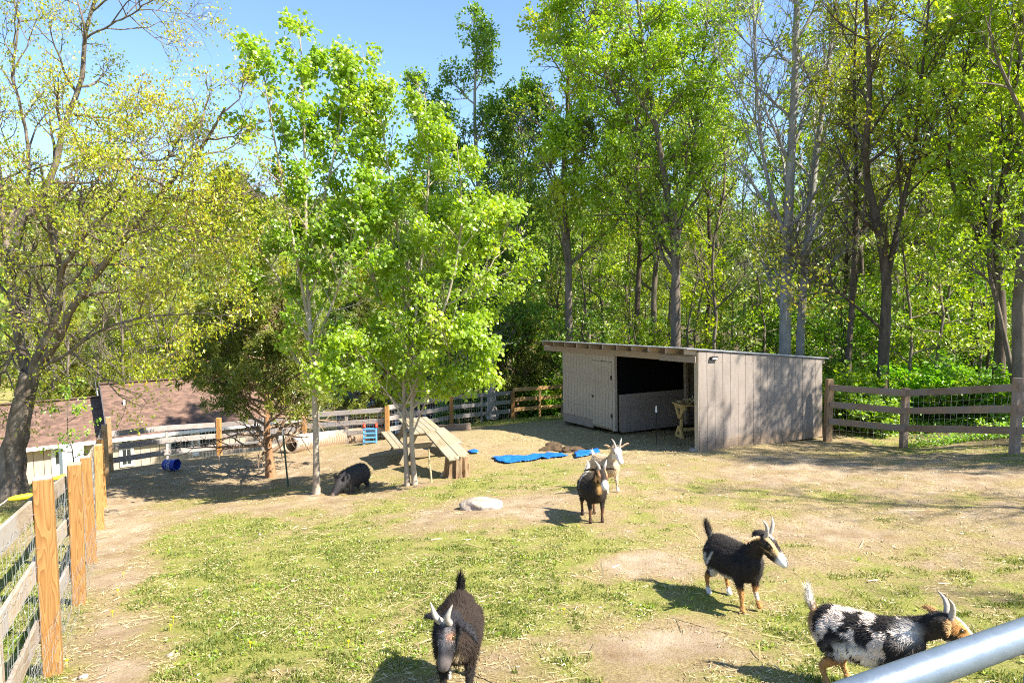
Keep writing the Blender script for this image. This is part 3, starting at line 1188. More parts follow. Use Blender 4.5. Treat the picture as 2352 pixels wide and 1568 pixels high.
# flood light on the side wall
p = shed_w(0.42, -0.03, 2.10)
fl = thing("flood_light", "small black flood light fixed high on the shed side wall", "wall lamp", p)
fl.rotation_euler = shed.rotation_euler
MB().box((0, -0.03, 0.0), (0.20, 0.06, 0.07)).build("housing", M["iron"], fl)
MB().box((0, -0.064, -0.008), (0.15, 0.008, 0.03)).build("lens", M["white"], fl)
MB().box((0, 0.005, 0.02), (0.05, 0.03, 0.05)).build("bracket", M["iron"], fl)

# hay bench in the stall: two pine trestles, planks, hay
HB = Gh(1561, 1004)
bench = thing("hay_trestle", "fresh pine trestle stand with hay on top inside the shed stall", "trestle", HB, TH + math.radians(-14))
for k, x in enumerate((0.0, 1.5)):
    lbox("cross_bar", (x, 0, 0.80), (0.05, 0.60, 0.085), M["pine_new"], bench)
    up_ = lbox("post", (x + 0.04, 0, 0.42), (0.05, 0.09, 0.76), M["pine_new"], bench)
    lbox("foot", (x, 0, 0.035), (0.06, 0.42, 0.07), M["pine_new"], bench)
    for s in (-1, 1):
        for (y0, z0, y1, z1) in ((s * 0.02, 0.50, s * 0.21, 0.77), (s * 0.02, 0.28, s * 0.16, 0.06)):
            mb = MB()
            L = math.hypot(y1 - y0, z1 - z0)
            a = math.atan2(z1 - z0, y1 - y0)
            R = Matrix.Rotation(a, 3, 'X')
            mb.box((x - 0.01, (y0 + y1) / 2, (z0 + z1) / 2), (0.045, L, 0.075), R)
            mb.build("brace", M["pine_new"], bench)
for y in (-0.2, 0.0, 0.2):
    lbox("plank", (0.78, y, 0.862), (1.75, 0.185, 0.03), M["pine_new"], bench)
lbox("stretcher", (0.78, 0, 0.2), (1.6, 0.04, 0.09), M["pine_new"], bench)

# stake before the stall
SK = Gh(1509, 1020)
sk = thing("marker_stake", "thin dark stake with white tip standing before the shed", "stake", SK)
MB().bar((0, 0, -0.1), (-0.03, 0, 0.84), 0.011, 6).build("rod", M["iron"], sk)
MB().bar((-0.03, 0, 0.80), (-0.034, 0, 0.93), 0.026, 8, 0.02).bar((-0.034, 0, .93), (-0.034, 0, .96), 0.012, 6).build("tip", M["white"], sk)

# ------------------------------------------------------------------ fences
def net(path, z0, z1, step, zs, r, name, parent, rng, jit=0.012):
    """wire mesh along a polyline on the ground; joined wires"""
    p = np.array(path, float)
    seg = np.r_[0, np.cumsum(np.linalg.norm(np.diff(p[:, :2], axis=0), axis=1))]
    s = np.arange(0, seg[-1], step)
    x, y = np.interp(s, seg, p[:, 0]), np.interp(s, seg, p[:, 1])
    g = gh0(x, y)
    groups = []
    hs = np.linspace(z0, z1, 6)
    P = np.stack([np.stack([x, y, g + h], -1) for h in hs], 1)
    P = P + rng.normal(size=P.shape) * jit
    groups.append((P, np.full(P.shape[:2], r), 3))
    for h in zs:
        Q = np.stack([x, y, g + h], -1) + rng.normal(size=(len(x), 3)) * jit * 0.7
        groups.append((Q[None], np.full((1, len(x)), r), 3))
    me = tube_mesh(name, groups, False)
    me.transform(Matrix.Translation(-Vector(parent.location)))
    return put(name, me, M["wire"], parent, kind="stuff")


rngF = np.random.default_rng(5)
# --- left fence: warm pine posts, weathered boards on the far side
dx = -0.585
LP = [W(123, 1553, 4.67), W(182, 1390, 6.5), W(212, 1290, 8.5), W(230, 1218, 10.8), W(238, 1165, 13.2), W(246, 1122, 15.4), W(256, 1085, 17.4)]
first = np.array(LP[0]) - (np.array(LP[1]) - np.array(LP[0])) * 1.12
LP = [first] + LP
lf = thing("board_fence", "board fence with warm pine posts and sagging wire along the left edge", "fence", (*LP[1][:2], gz(*LP[1][:2])))
Hs = [1.42, 1.42, 1.40, 1.38, 1.38, 1.38, 1.40, 1.45]
tops = []
dirv = Vector((LP[3][0] - LP[1][0], LP[3][1] - LP[1][1], 0)).normalized()
nrm = Vector((dirv.y, -dirv.x, 0))
if nrm.x < 0:
    nrm = -nrm                                  # towards the yard
ang = math.atan2(dirv.y, dirv.x)
for i, (p, h) in enumerate(zip(LP, Hs)):
    b = (p[0], p[1], gz(p[0], p[1]) - 0.25)
    po = upright("post", b, h + 0.25, 0.125, 0.115, M["post"] if i < 6 else M["post_grey"], lf, rz=ang, lean=(rngF.normal() * .02, rngF.normal() * .02))
    lbox("post_cap", (po.data.vertices[0].co.x * 0 + (h + 0.25) / 2 + 0.002, 0, 0), (0.006, 0.112, 0.12), M["rail_grey"], po, 0.001)
for i in range(len(LP) - 1):
    a, b = LP[i], LP[i + 1]
    for h in (1.22, 0.78, 0.34):
        pa = Vector((a[0], a[1], gz(a[0], a[1]) + h + rngF.normal() * .015)) - nrm * 0.075
        pb = Vector((b[0], b[1], gz(b[0], b[1]) + h + rngF.normal() * .015)) - nrm * 0.075
        board("rail", pa, pb, 0.145, 0.026, M["rail_grey"], lf)
    m = (np.array(a) + np.array(b)) / 2
    upright("batten", (m[0] - nrm.x * 0.105, m[1] - nrm.y * .105, gz(m[0], m[1])), 1.26, 0.09, 0.026, M["post"] if i % 2 else M["rail_grey"], lf, rz=ang)
inn = [np.array(p) + np.array(nrm) * -0.05 for p in LP]
net(inn, 0.0, 1.22, 0.09, np.linspace(0.02, 1.2, 11), 0.0013, "wire_mesh", lf, rngF, 0.014)
inn2 = [np.array(p) + np.array(nrm) * 0.062 for p in LP]


def hexnet(path, z0, z1, cell, r, name, parent, rng):
    p = np.array(path, float)
    seg = np.r_[0, np.cumsum(np.linalg.norm(np.diff(p[:, :2], axis=0), axis=1))]
    s = np.arange(0, seg[-1], cell / 2)
    groups = []
    for k, h in enumerate(np.arange(z0, z1, cell)):
        zz = h + (np.arange(len(s)) % 2) * cell * (1 if k % 2 else -1) * 0.5
        x, y = np.interp(s, seg, p[:, 0]), np.interp(s, seg, p[:, 1])
        Q = np.stack([x, y, gh0(x, y) + zz], -1) + rng.normal(size=(len(s), 3)) * 0.01
        groups.append((Q[None], np.full((1, len(s)), r), 3))
    me = tube_mesh(name, groups, False)
    me.transform(Matrix.Translation(-Vector(parent.location)))
    return put(name, me, M["wire_dull"], parent, kind="stuff")


hexnet(inn2[:4], 0.02, 0.55, 0.085, 0.0007, "chicken_wire", lf, rngF)
# small timber brace at the far corner
c = W(262, 1085, 17.3)

# --- back fence: bleached boards behind orange posts
BP = [W(256, 1085, 17.4), W(505, 1048, 21.0), W(700, 1030, 21.3), W(890, 1013, 21.4), W(1037, 981, 24.0), W(1178, 966, 26.8)]
bf = thing("board_fence", "long back fence of bleached grey boards behind the picnic table", "fence", (*BP[1][:2], gz(*BP[1][:2])))
for i, p in enumerate(BP[1:]):
    upright("post", (p[0], p[1], gz(p[0], p[1]) - 0.3), 1.46 if i else 1.50, 0.13, 0.13, M["post"], bf)
for i in range(len(BP) - 1):
    a, b = Vector(BP[i]), Vector(BP[i + 1])
    d = (b - a).normalized()
    nn = Vector((-d.y, d.x, 0))
    mid = (a + b) / 2
    for h in ((.98, .63, .28), (.95, .59, .26), (1.0, .66, .33), (1.06, .70, .35), (1.08, .72, .36))[i]:
        q = [Vector((v.x, v.y, gz(v.x, v.y) + h)) + nn * 0.082 for v in (a, mid, b)]
        board("rail", q[0], q[1], 0.15, 0.026, M["rail_white"], bf)
        board("rail", q[1], q[2], 0.15, 0.026, M["rail_white"], bf)
    upright("batten", (mid.x + nn.x * .11, mid.y + nn.y * .11, gz(mid.x, mid.y)), 1.05, 0.09, 0.026, M["rail_white"], bf, rz=math.atan2(d.y, d.x))
net([np.array(p) for p in BP], 0.0, 1.0, 0.13, np.linspace(0.05, 0.98, 8), 0.0022, "wire_mesh", bf, rngF, 0.012)

# --- newer boards running behind the shed
NP = [W(1178, 966, 26.8), W(1300, 957, 27.6), W(1420, 950, 28.4)]
nf = thing("board_fence", "short fence of tawny new boards beside the shed back corner", "fence", (*NP[0][:2], gz(*NP[0][:2])))
for p in NP[1:]:
    upright("post", (p[0], p[1], gz(p[0], p[1]) - 0.3), 1.6, 0.12, 0.12, M["post"], nf)
for i in range(2):
    a, b = Vector(NP[i]), Vector(NP[i + 1])
    for h in (1.20, 0.80, 0.40):
        q = [Vector((v.x, v.y, gz(v.x, v.y) + h + (0.03 if v is b else 0))) + Vector((0, 0.08, 0)) for v in (a, b)]
        board("rail", q[0], q[1], 0.15, 0.026, M["rail_new"], nf)
    m = (a + b) / 2
    upright("batten", (m.x, m.y - 0.0, gz(m.x, m.y)), 1.22, 0.09, 0.03, M["rail_new"], nf)

# --- right fence: brown boards in front of posts
RP = [W(1903, 1012, 16.6), W(2078, 1030, 15.7), W(2335, 1040, 12.9)]
RP.append(np.array(RP[2]) + (np.array(RP[2]) - np.array(RP[1])) * 0.95 + np.array([0.25, 0, 0]))
RP.append(np.array(RP[3]) + np.array([0.8, -2.3, 0.35]))
rf = thing("board_fence", "brown three board fence between shed and right edge before the wood", "fence", (*RP[1][:2], gz(*RP[1][:2])))
for i, p in enumerate(RP):
    h = (1.55, 1.40, 1.46, 1.42, 1.42)[i]
    upright("post", (p[0], p[1] + 0.06, gz(p[0], p[1]) - 0.3), h + 0.3, 0.14 if i else 0.16, 0.14, M["rail_brown"] if i else M["post_grey"], rf, rz=0.1)
for i in range(len(RP) - 1):
    a, b = Vector(RP[i]), Vector(RP[i + 1])
    d = (b - a).normalized()
    nn = Vector((d.y, -d.x, 0))
    if nn.y > 0:
        nn = -nn
    for h in (1.29, 0.875, 0.46):
        q = [Vector((v.x, v.y, gz(v.x, v.y) + h + (0.06 if i == 0 and k == 0 else 0))) + nn * 0.03 for k, v in enumerate((a, b))]
        board("rail", q[0], q[1], 0.15, 0.03, M["rail_brown"], rf)
net([np.array(p) + np.array([0, 0.14, 0]) for p in RP], 0.0, 1.25, 0.15, np.linspace(0.05, 1.22, 10), 0.0016, "wire_mesh", rf, rngF, 0.008)

# ------------------------------------------------------------------ gate in front of the camera
gA = np.array([0.65, 0.944, -0.529])
gd = np.array([math.sin(1.137), math.cos(1.137), 0.0025])
gate = thing("tube_gate", "galvanised tube gate whose top rail crosses the lower right corner", "gate", gA + gd * 0.2 + np.array([0, 0, -1.27]))
o0 = np.array(gate.location)


def grail(z, t0, t1, r=0.0262):
    return [gA + gd * t + np.array([0, 0, z]) - o0 for t in (t0, t1)]


pts = grail(0, -1.55, 2.0)
MB().bar(pts[0], pts[1], 0.0226, 32).build("top_rail", M["galv"], gate, smooth=True)
for z in (-0.22, -0.42, -0.64, -0.88, -1.18):
    a, b = grail(z, -1.52, 1.97)
    MB().bar(a, b, 0.021, 14).build("rail", M["galv"], gate, smooth=True)
for t in (-1.55, 0.2, 2.0):
    a = gA + gd * t + np.array([0, 0, -0.02 if abs(t) > 1 else -0.025]) - o0
    MB().bar(a, a + np.array([0, 0, -1.2]), 0.022, 14).build("upright", M["galv"], gate, smooth=True)

# ------------------------------------------------------------------ house down the slope
HZr = 32.0
hA = W(254, 992, HZr)                               # left end of the eave
hu = np.array([0.82, 0.57, 0.0])
hn = np.array([-0.57, 0.82, 0.0])                   # away from the viewer
house = thing("house", "low house with brown shingle roof and white windows below the left fence", "house", (hA[0], hA[1], hA[2] - 2.5))
house.rotation_euler = (0, 0, math.atan2(hu[1], hu[0]))
EZ, RISE, RUN, HL = 2.5, 1.95, 3.1, 9.0


def shingle_mat():
    m, n, l, b = new_mat("roof_shingles")
    tc = n.new("ShaderNodeTexCoord")
    br = n.new("ShaderNodeTexBrick")
    br.inputs["Scale"].default_value = 1.0
    br.inputs["Brick Width"].default_value = 0.22
    br.inputs["Row Height"].default_value = 0.11
    br.inputs["Mortar Size"].default_value = 0.004
    br.inputs["Color1"].default_value = (0.085, 0.05, 0.036, 1)
    br.inputs["Color2"].default_value = (0.18, 0.108, 0.077, 1)
    br.inputs["Mortar"].default_value = (0.12, 0.07, 0.05, 1)
    l.new(tc.outputs["UV"], br.inputs["Vector"])
    no = n.new("ShaderNodeTexNoise")
    no.inputs["Scale"].default_value = 3.0
    no.inputs["Detail"].default_value = 5
    l.new(tc.outputs["UV"], no.inputs["Vector"])
    mx = n.new("ShaderNodeMix")
    mx.data_type = 'RGBA'
    mx.blend_type = 'OVERLAY'
    mx.inputs[0].default_value = 0.5
    l.new(br.outputs["Color"], mx.inputs[6])
    l.new(no.outputs["Fac"], mx.inputs[7])
    l.new(mx.outputs[2], b.inputs["Base Color"])
    b.inputs["Roughness"].default_value = 0.95
    bp = n.new("ShaderNodeBump")
    bp.inputs["Strength"].default_value = 0.5
    l.new(br.outputs["Fac"], bp.inputs["Height"])
    bp.invert = True
    l.new(bp.outputs[0], b.inputs["Normal"])
    return m


M["shingle"] = shingle_mat()


def roof_slab(name, x0, x1, y0, z0, y1, z1, thk, mat, parent):
    V = np.array([(x0, y0, z0), (x1, y0, z0), (x1, y1, z1), (x0, y1, z1)], float)
    n = np.cross(V[1] - V[0], V[3] - V[0])
    n /= np.linalg.norm(n)
    V = np.r_[V, V - n * thk]
    me = mesh_np(name, V, [[(0, 1, 2, 3), (7, 6, 5, 4), (0, 4, 5, 1), (1, 5, 6, 2), (2, 6, 7, 3), (3, 7, 4, 0)]])
    uv = me.uv_layers.new(name="UVMap")
    sl = math.hypot(y1 - y0, z1 - z0)
    co = {0: (x0, 0), 1: (x1, 0), 2: (x1, sl), 3: (x0, sl), 4: (x0, 0), 5: (x1, 0), 6: (x1, sl), 7: (x0, sl)}
    for lp in me.loops:
        uv.data[lp.index].uv = co[lp.vertex_index]
    return put(name, me, mat, parent)


def house_block(x0, x1, y0, ez, rise, run, gable_l, gable_r):
    r1 = roof_slab("roof", x0 - .15, x1 + .15, y0 - 0.45, ez - 0.26, y0 + run, ez + rise, 0.08, M["shingle"], house)
    roof_slab("roof", x1 + .15, x0 - .15, y0 + 2 * run + .45, ez - .26, y0 + run + .002, ez + rise, 0.08, M["shingle"], house)
    lbox("ridge_cap", ((x0 + x1) / 2, y0 + run, ez + rise + 0.03), (x1 - x0 + .3, 0.3, 0.04), M["shingle"], house)
    lbox("fascia", ((x0 + x1) / 2, y0 - 0.44, ez - 0.33), (x1 - x0 + .3, 0.04, 0.18), M["white"], house)
    for xx, g in ((x0, gable_l), (x1, gable_r)):
        V = [(xx - .02, y0, ez - .05), (xx - .02, y0 + 2 * run, ez - .05), (xx - .02, y0 + run, ez + rise - .08)]
        V += [(a + .04, b, c) for a, b, c in V]
        me = mesh_np("gable", V, [[(0, 1, 2), (5, 4, 3)], [(0, 3, 4, 1), (1, 4, 5, 2), (2, 5, 3, 0)]])
        put("gable", me, g, house)
        for s in (1, -1):                                     # rake boards
            ya, yb = (y0 - .45, y0 + run) if s > 0 else (y0 + 2 * run + .45, y0 + run)
            mb = MB()
            e = 0.17 if xx == x1 else -0.17
            mb.box((xx + e, (ya + yb) / 2, ez - .13 + rise / 2 - .1), (0.035, math.hypot(yb - ya, rise + .2), 0.2), Matrix.Rotation(math.atan2(rise + .2, yb - ya) if s > 0 else math.atan2(-(rise + .2), yb - ya) + 0, 3, 'X'))
            mb.build("rake_board", M["white"] if xx == x1 else M["dark_wall"], house)  # left rake boards take the dark gable shade colour, right ones stay white
    # wall with vertical boards
    n = int((x1 - x0) / 0.4)
    w = (x1 - x0) / n
    for i in range(n):
        lbox("board", (x0 + w * (i + .5), y0 + 0.02, ez / 2 - .3), (w - 0.02, 0.035, ez + .6), M["house_wall"], house)
    lbox("wall", ((x0 + x1) / 2, y0 + run + .05, ez / 2 - .35), (x1 - x0 - .05, 2 * run - 0.06, ez + .55), M["house_wall"], house)


house_block(0.0, HL, 0.0, EZ, RISE, RUN, M["dark_wall"], M["house_wall"])  # left gable's shadow is put into its colour with the dark wall tone
house_block(-9.5, -0.25, 1.3, EZ - .25, RISE - .5, RUN - .6, M["house_wall"], M["dark_wall"])


def window(x, y, z, w, h, parent=house, cols=1):
    f = lbox("window", (x, y, z), (w + .2, 0.05, h + .2), M["white"], parent)
    for c in range(cols):
        for k in (0, 1):
            lbox("pane", (-w / 2 + w / cols * (c + .5), -0.022, (-0.25 + .5 * k) * h), (w / cols - .05, 0.012, h / 2 - .05), M["glass"], f, 0.0)
    for c in range(cols):
        lbox("muntin", (-w / 2 + w / cols * (c + .5), -0.033, 0), (0.02, 0.008, h), M["white"], f, 0.0)
    return f


for x in (3.0, 4.35):
    window(x, -0.03, 1.72, 0.95, 1.2)
window(0.62, -0.03, 1.6, 0.4, 1.5)
window(7.4, -0.03, 1.72, 0.9, 1.2)
dr = lbox("door", (-1.9, 1.28, 0.95), (0.95, 0.05, 2.1), M["white"], house)
lbox("door_pane", (0, -0.022, 0.45), (0.6, 0.012, 0.8), M["glass"], dr, 0.0)
window(-4.2, 1.27, 1.2, 1.4, 1.2, cols=2)
window(-7.6, 1.27, 1.2, 1.0, 1.2)
vent = MB().bar((0.75, 1.6, EZ + .7), (0.75, 1.6, EZ + 1.25), 0.05, 10)
vent.build("vent_pipe", M["white"], house)
lbox("outlet_plate", (3.68, -0.06, 1.05), (0.3, 0.02, 0.42), M["white"], house)

# --- dark outbuilding behind the maples
oA = W(806, 928, 30.0)
ob = thing("outbuilding", "dark roofed low outbuilding half hidden behind the back fence", "outbuilding", (oA[0], oA[1], oA[2] - 2.2))
ob.rotation_euler = (0, 0, math.radians(28))
roof_slab("roof", -0.4, 5.2, -0.4, 2.2, 2.6, 2.9, 0.10, M["navy_roof"], ob)
lbox("fascia", (2.4, -0.41, 2.14), (5.6, 0.03, 0.12), M["rail_white"], ob)
for i in range(12):
    lbox("board", (0.2 + i * 0.4, 0.0, 0.9), (0.385, 0.04, 2.6), M["dark_wall"], ob)
lbox("wall", (2.4, 1.4, 0.8), (4.75, 2.6, 2.7), M["dark_wall"], ob)
for x in (1.1, 2.5, 3.9):
    window(x, -0.04, 1.2, 0.8, 0.8, ob, 2)

# ------------------------------------------------------------------ things in the yard
# corrugated pipe
pa, pb = Gh(668, 1040), Gh(876, 1009)
pa[2], pb[2] = gz(*pa[:2]) + 0.24, gz(*pb[:2]) + 0.24
L = np.linalg.norm(pb - pa)
d = (pb - pa) / L
ns = int(L / 0.018)
sN = np.linspace(0, L, ns)
rad = 0.238 + 0.036 * np.clip(np.sin(sN / 0.125 * 6.283) * 2.0, -1, 1)
V, Fq = tubes((pa[None] + d[None] * sN[:, None])[None], rad[None], 28)
V2, Fq2 = tubes((pa[None] + d[None] * sN[:, None])[None], np.full((1, ns), 0.205), 28)
Fq2 = Fq2[:, ::-1] + len(V)
capA = np.array([(k, (k + 1) % 28, len(V) + (k + 1) % 28, len(V) + k) for k in range(28)])[:, ::-1]
capB = np.array([(len(V) - 28 + k, len(V) - 28 + (k + 1) % 28, 2 * len(V) - 28 + (k + 1) % 28, 2 * len(V) - 28 + k) for k in range(28)])
VV = np.r_[V, V2]
base = np.array([pa[0], pa[1], pa[2] - 0.24])
cp = put("culvert_pipe", mesh_np("culvert_pipe", VV - base, [np.r_[Fq, Fq2, capA, capB]], smooth=False), M["pipe_soiled"], None, base)
tag(cp, "ribbed white drain pipe lying along the back fence as a tunnel", "pipe")

# toddler slide ladder
tl = Gh(850, 1019)
sl = thing("toy_slide", "blue toy ladder with red grips leaning against the white pipe", "toy slide", tl, math.radians(8))
for s in (-1, 1):
    mb = MB()
    mb.box((s * 0.205, 0.10, 0.31), (0.045, 0.075, 0.66), Matrix.Rotation(math.radians(-17), 3, 'X'))
    mb.build("rail", M["blue_toy"], sl)
    mb = MB()
    mb.path([(s * .2, .18, .60), (s * .2, .20, .68), (s * .2, .26, .73), (s * .2, .33, .70), (s * .2, .36, .62)], 0.035, 8)
    mb.bar((s * .2, .175, .58), (s * .2, .20, .70), .046, 8)
    mb.build("grip", M["red_toy"], sl, smooth=True)
for k in range(4):
    lbox("step", (0, 0.02 + 0.048 * k, 0.08 + k * 0.155), (0.40, 0.12, 0.04), M["blue_toy"], sl)
sl.scale = (.86, .8, .74)
lbox("chute", (0, 0.55, 0.30), (0.30, 0.6, 0.03), M["blue_toy"], sl).rotation_euler = (math.radians(-40), 0, 0)

# picnic table with plank ramp
q = [Gh(922, 969, .72), Gh(974, 965, .72), Gh(1017, 990.5, .72), Gh(953, 989.5, .72)]
cen = sum(q) / 4
ax = unit((q[2] + q[3]) / 2 - (q[0] + q[1]) / 2)
ax[2] = 0
ax = unit(ax)
Ltab = np.linalg.norm((q[2] + q[3]) / 2 - (q[0] + q[1]) / 2)
Ltab = min(max(Ltab, 1.5), 2.2)
gzc = gz(cen[0], cen[1])
pt = thing("picnic_table", "weathered wooden picnic table standing before the back fence", "picnic table", (cen[0], cen[1], gzc), math.atan2(ax[1], ax[0]))
wt = 0.74
for i in range(5):
    y = (i - 2) * wt / 5
    lbox("plank", (0, y, 0.73), (Ltab, wt / 5 - 0.008, 0.038), M["plank"], pt)
for s in (-1, 1):
    for k in (0, 1):
        lbox("bench_plank", (0, s * (0.60 + k * 0.145), 0.43), (Ltab, 0.137, 0.038), M["plank"], pt)
for x in (-Ltab / 2 + .28, Ltab / 2 - .28):
    lbox("cross_bar", (x, 0, 0.385), (0.045, 1.45, 0.10), M["plank"], pt)
    lbox("cleat", (x, 0, 0.665), (0.045, 0.66, 0.09), M["plank"], pt)
    for s in (-1, 1):
        mb = MB()
        mb.box((x + 0.045, s * 0.42, 0.34), (0.042, 0.11, 0.78), Matrix.Rotation(s * math.radians(27), 3, 'X'))
        mb.build("leg", M["plank"], pt)
A, B = Gh(999, 990, 0.78), Gh(1054, 1050, 0.40)
rp = thing("plank_ramp", "two board ramp sloping from picnic table down to the stump", "ramp", B)
side = unit(np.cross(B - A, (0, 0, 1.0)))
for s in (-1, 1):
    board("plank", A + side * s * 0.125, B + side * s * 0.125 + unit(B - A) * 0.1 * s, 0.235, 0.04, M["plank"], rp, zhint=Vector(side))
for t in (0.2, 0.75):
    mpt = A + (B - A) * t - np.array([0, 0, .045])
    board("cleat", mpt - side * .22, mpt + side * .22, 0.06, 0.04, M["plank"], rp)


def rock(name, c, r, seed, mat, sub=3, rough=0.25):
    bm = bmesh.new()
    bmesh.ops.create_icosphere(bm, subdivisions=sub, radius=1)
    P = np.array([v.co[:] for v in bm.verts])
    k = 1 + rough * (noise3(P * 1.3 + 9, seed) - .5) * 2 + rough * .5 * (noise3(P * 3.1 + 9, seed) - .5) * 2
    for v, s, z in zip(bm.verts, k, P[:, 2]):
        v.co = Vector((v.co.x * r[0], v.co.y * r[1], v.co.z * r[2])) * s
    for f in bm.faces:
        f.smooth = True
    me = bpy.data.meshes.new(name)
    bm.to_mesh(me)
    bm.free()
    return put(name, me, mat, None, c)


# stump
st = Gh(1050, 1093)
mb = MB()
nn_, lv = 44, [(-.1, 1.2), (0.0, 1.16), (0.1, 1.05), (.24, .98), (.36, .96), (.41, .95)]
rg = np.random.default_rng(8)
lob = 1 + 0.09 * np.sin(np.arange(nn_) * 1.1 + 1) + .07 * np.sin(np.arange(nn_) * 2.3) + .05 * rg.normal(size=nn_)
V = []
for z, s in lv:
    for k in range(nn_):
        a = k / nn_ * 6.283
        r = 0.225 * s * (1 + (lob[k] - 1) * (1.1 if z < .35 else .8))
        V.append((r * math.cos(a), r * math.sin(a), z + (.02 * rg.normal() if z > .4 else 0)))
fs = [(j * nn_ + k, j * nn_ + (k + 1) % nn_, (j + 1) * nn_ + (k + 1) % nn_, (j + 1) * nn_ + k) for j in range(len(lv) - 1) for k in range(nn_)]
stt = thing("tree_stump", "split tree stump holding up the low end of the ramp", "stump", st)
mb.add(V, fs)
mb.build("bark_side", M["stump"], stt)
top = MB()
tv = [(x * .985, y * .985, z - 0.004) for x, y, z in V[-nn_:]] + [(0, 0, .412)]
top.add(tv, [(k, (k + 1) % nn_, nn_) for k in range(nn_)])
top.build("cut_face", M["stump_top"], stt)
sp = MB()
for a, h, r in ((0.1, .26, .06), (2.9, .30, .05), (-0.7, .18, .05)):
    sp.bar((.22 * math.cos(a), .22 * math.sin(a), -.05), (.235 * math.cos(a), .235 * math.sin(a), h), r, 6, r * .5)
sp.build("split_piece", M["stump"], stt)
tag(rock("stone", Gh(1022, 1094) + np.array([0, 0, .03]), (.11, .08, .10), 5, M["stone"], 2), "small pale stone tucked against the tree stump", "stone")
tag(rock("boulder", Gh(1108, 1166) + np.array([0, 0, .035]), (.315, .23, .125), 2, M["stone"], 4, .22), "large flat white rock lying alone in the grass", "rock")

# thin stick standing by the double maple
s0 = Gh(992, 1108)
stick = MB().path([(0, 0, -.1), (-.02, 0, .2), (-.05, 0.01, .38), (-.055, 0.02, .62), (-.06, .02, .66)], [.022, .02, .017, .014, .018], 6).build("stick", M["stump_top"], None, True, s0)
tag(stick, "thin bare stick planted upright between double maple and stump", "stick")
# dark timber beyond the table
l0, l1 = Gh(1008, 990), Gh(1076, 986)
lg = thing("timber_baulk", "dark old timber lying on the ground behind the picnic table", "timber", l0)
board("beam", l0 + np.array([0, 0, .1]), l1 + np.array([0, 0, .1]), 0.2, 0.2, M["rail_brown"], lg)
l0, l1 = Gh(885, 1004), Gh(905, 996)
lg = thing("log", "short dark log end at the right mouth of the pipe", "log", l0)
MB().bar(l0 * 0, np.array(l1) - l0 + np.array([.3, 0, 0]), 0.13, 10).build("wood", M["rail_brown"], lg)

# blue bucket on its side
bk = Gh(393, 1080)
bu = thing("bucket", "blue plastic bucket tipped on its side below the back fence", "bucket", (bk[0], bk[1], gz(bk[0], bk[1]) + 0.15), math.radians(-12))
prof = [(0.001, 0), (.125, 0), (.132, .02), (.15, .33), (.158, .335), (.158, .36), (.148, .365), (.145, .34), (.128, .03), (.001, .025)]
n = 28
V = [(h - .18, r * math.cos(k / n * 6.283), r * math.sin(k / n * 6.283)) for r, h in prof for k in range(n)]
fs = [(j * n + k, (j + 1) * n + k, (j + 1) * n + (k + 1) % n, j * n + (k + 1) % n) for j in range(len(prof) - 1) for k in range(n)]
mb = MB()
mb.add(V, fs)
mb.build("shell", M["blue_bucket"], bu, smooth=True)
MB().path([(.17, .16, 0), (.19, .1, -.09), (.2, 0, -.13), (.19, -.1, -.1), (.17, -.16, 0)], .005, 5).build("bail", M["wire"], bu)


def lettering(text, size, mat, name="lettering"):
    cu = bpy.data.curves.new("lettering", 'FONT')
    cu.body = text
    cu.size = size
    cu.align_x, cu.align_y = 'CENTER', 'CENTER'
    cu.extrude = 0.0
    cu.resolution_u = 3
    t = bpy.data.objects.new("tmp", cu)
    COL.objects.link(t)
    bpy.context.view_layer.update()
    me = bpy.data.meshes.new_from_object(t.evaluated_get(bpy.context.evaluated_depsgraph_get()))
    bpy.data.objects.remove(t)
    me.materials.clear()
    me.materials.append(mat)
    me.name = name
    return me


me = lettering("LOWE'S", 0.085, M["white"])
for v in me.vertices:                                         # wrap the word round the bucket wall, reading upwards
    x, y = v.co.x, v.co.y
    ax_ = -y + 0.005                                          # along the bucket axis
    a = math.pi + (-(x) / 0.145) + 0.18                       # around it
    r = 0.141 + 0.055 * (ax_) + 0.003
    v.co = (ax_, r * math.cos(a), -r * math.sin(a))
put("lettering", me, None, bu)
gab = MB()
gp = [(-0.16, .035), (.16, .035), (.16, -.04), (.07, -.085), (-.07, -.085), (-.16, -.04)]
for (xa, ya), (xb, yb) in zip(gp, gp[1:] + gp[:1]):
    st_ = 8
    for k in range(st_):
        seg = []
        for t in (k / st_, (k + 1) / st_):
            x, y = xa + (xb - xa) * t, ya + (yb - ya) * t
            a = math.pi - x / 0.145 + .18
            r = 0.141 + 0.055 * (y + .01) + .003
            seg.append((y + .01, r * math.cos(a), -r * math.sin(a)))
        gab.bar(seg[0], seg[1], 0.0035, 4)
gab.build("emblem_outline", M["white"], bu)

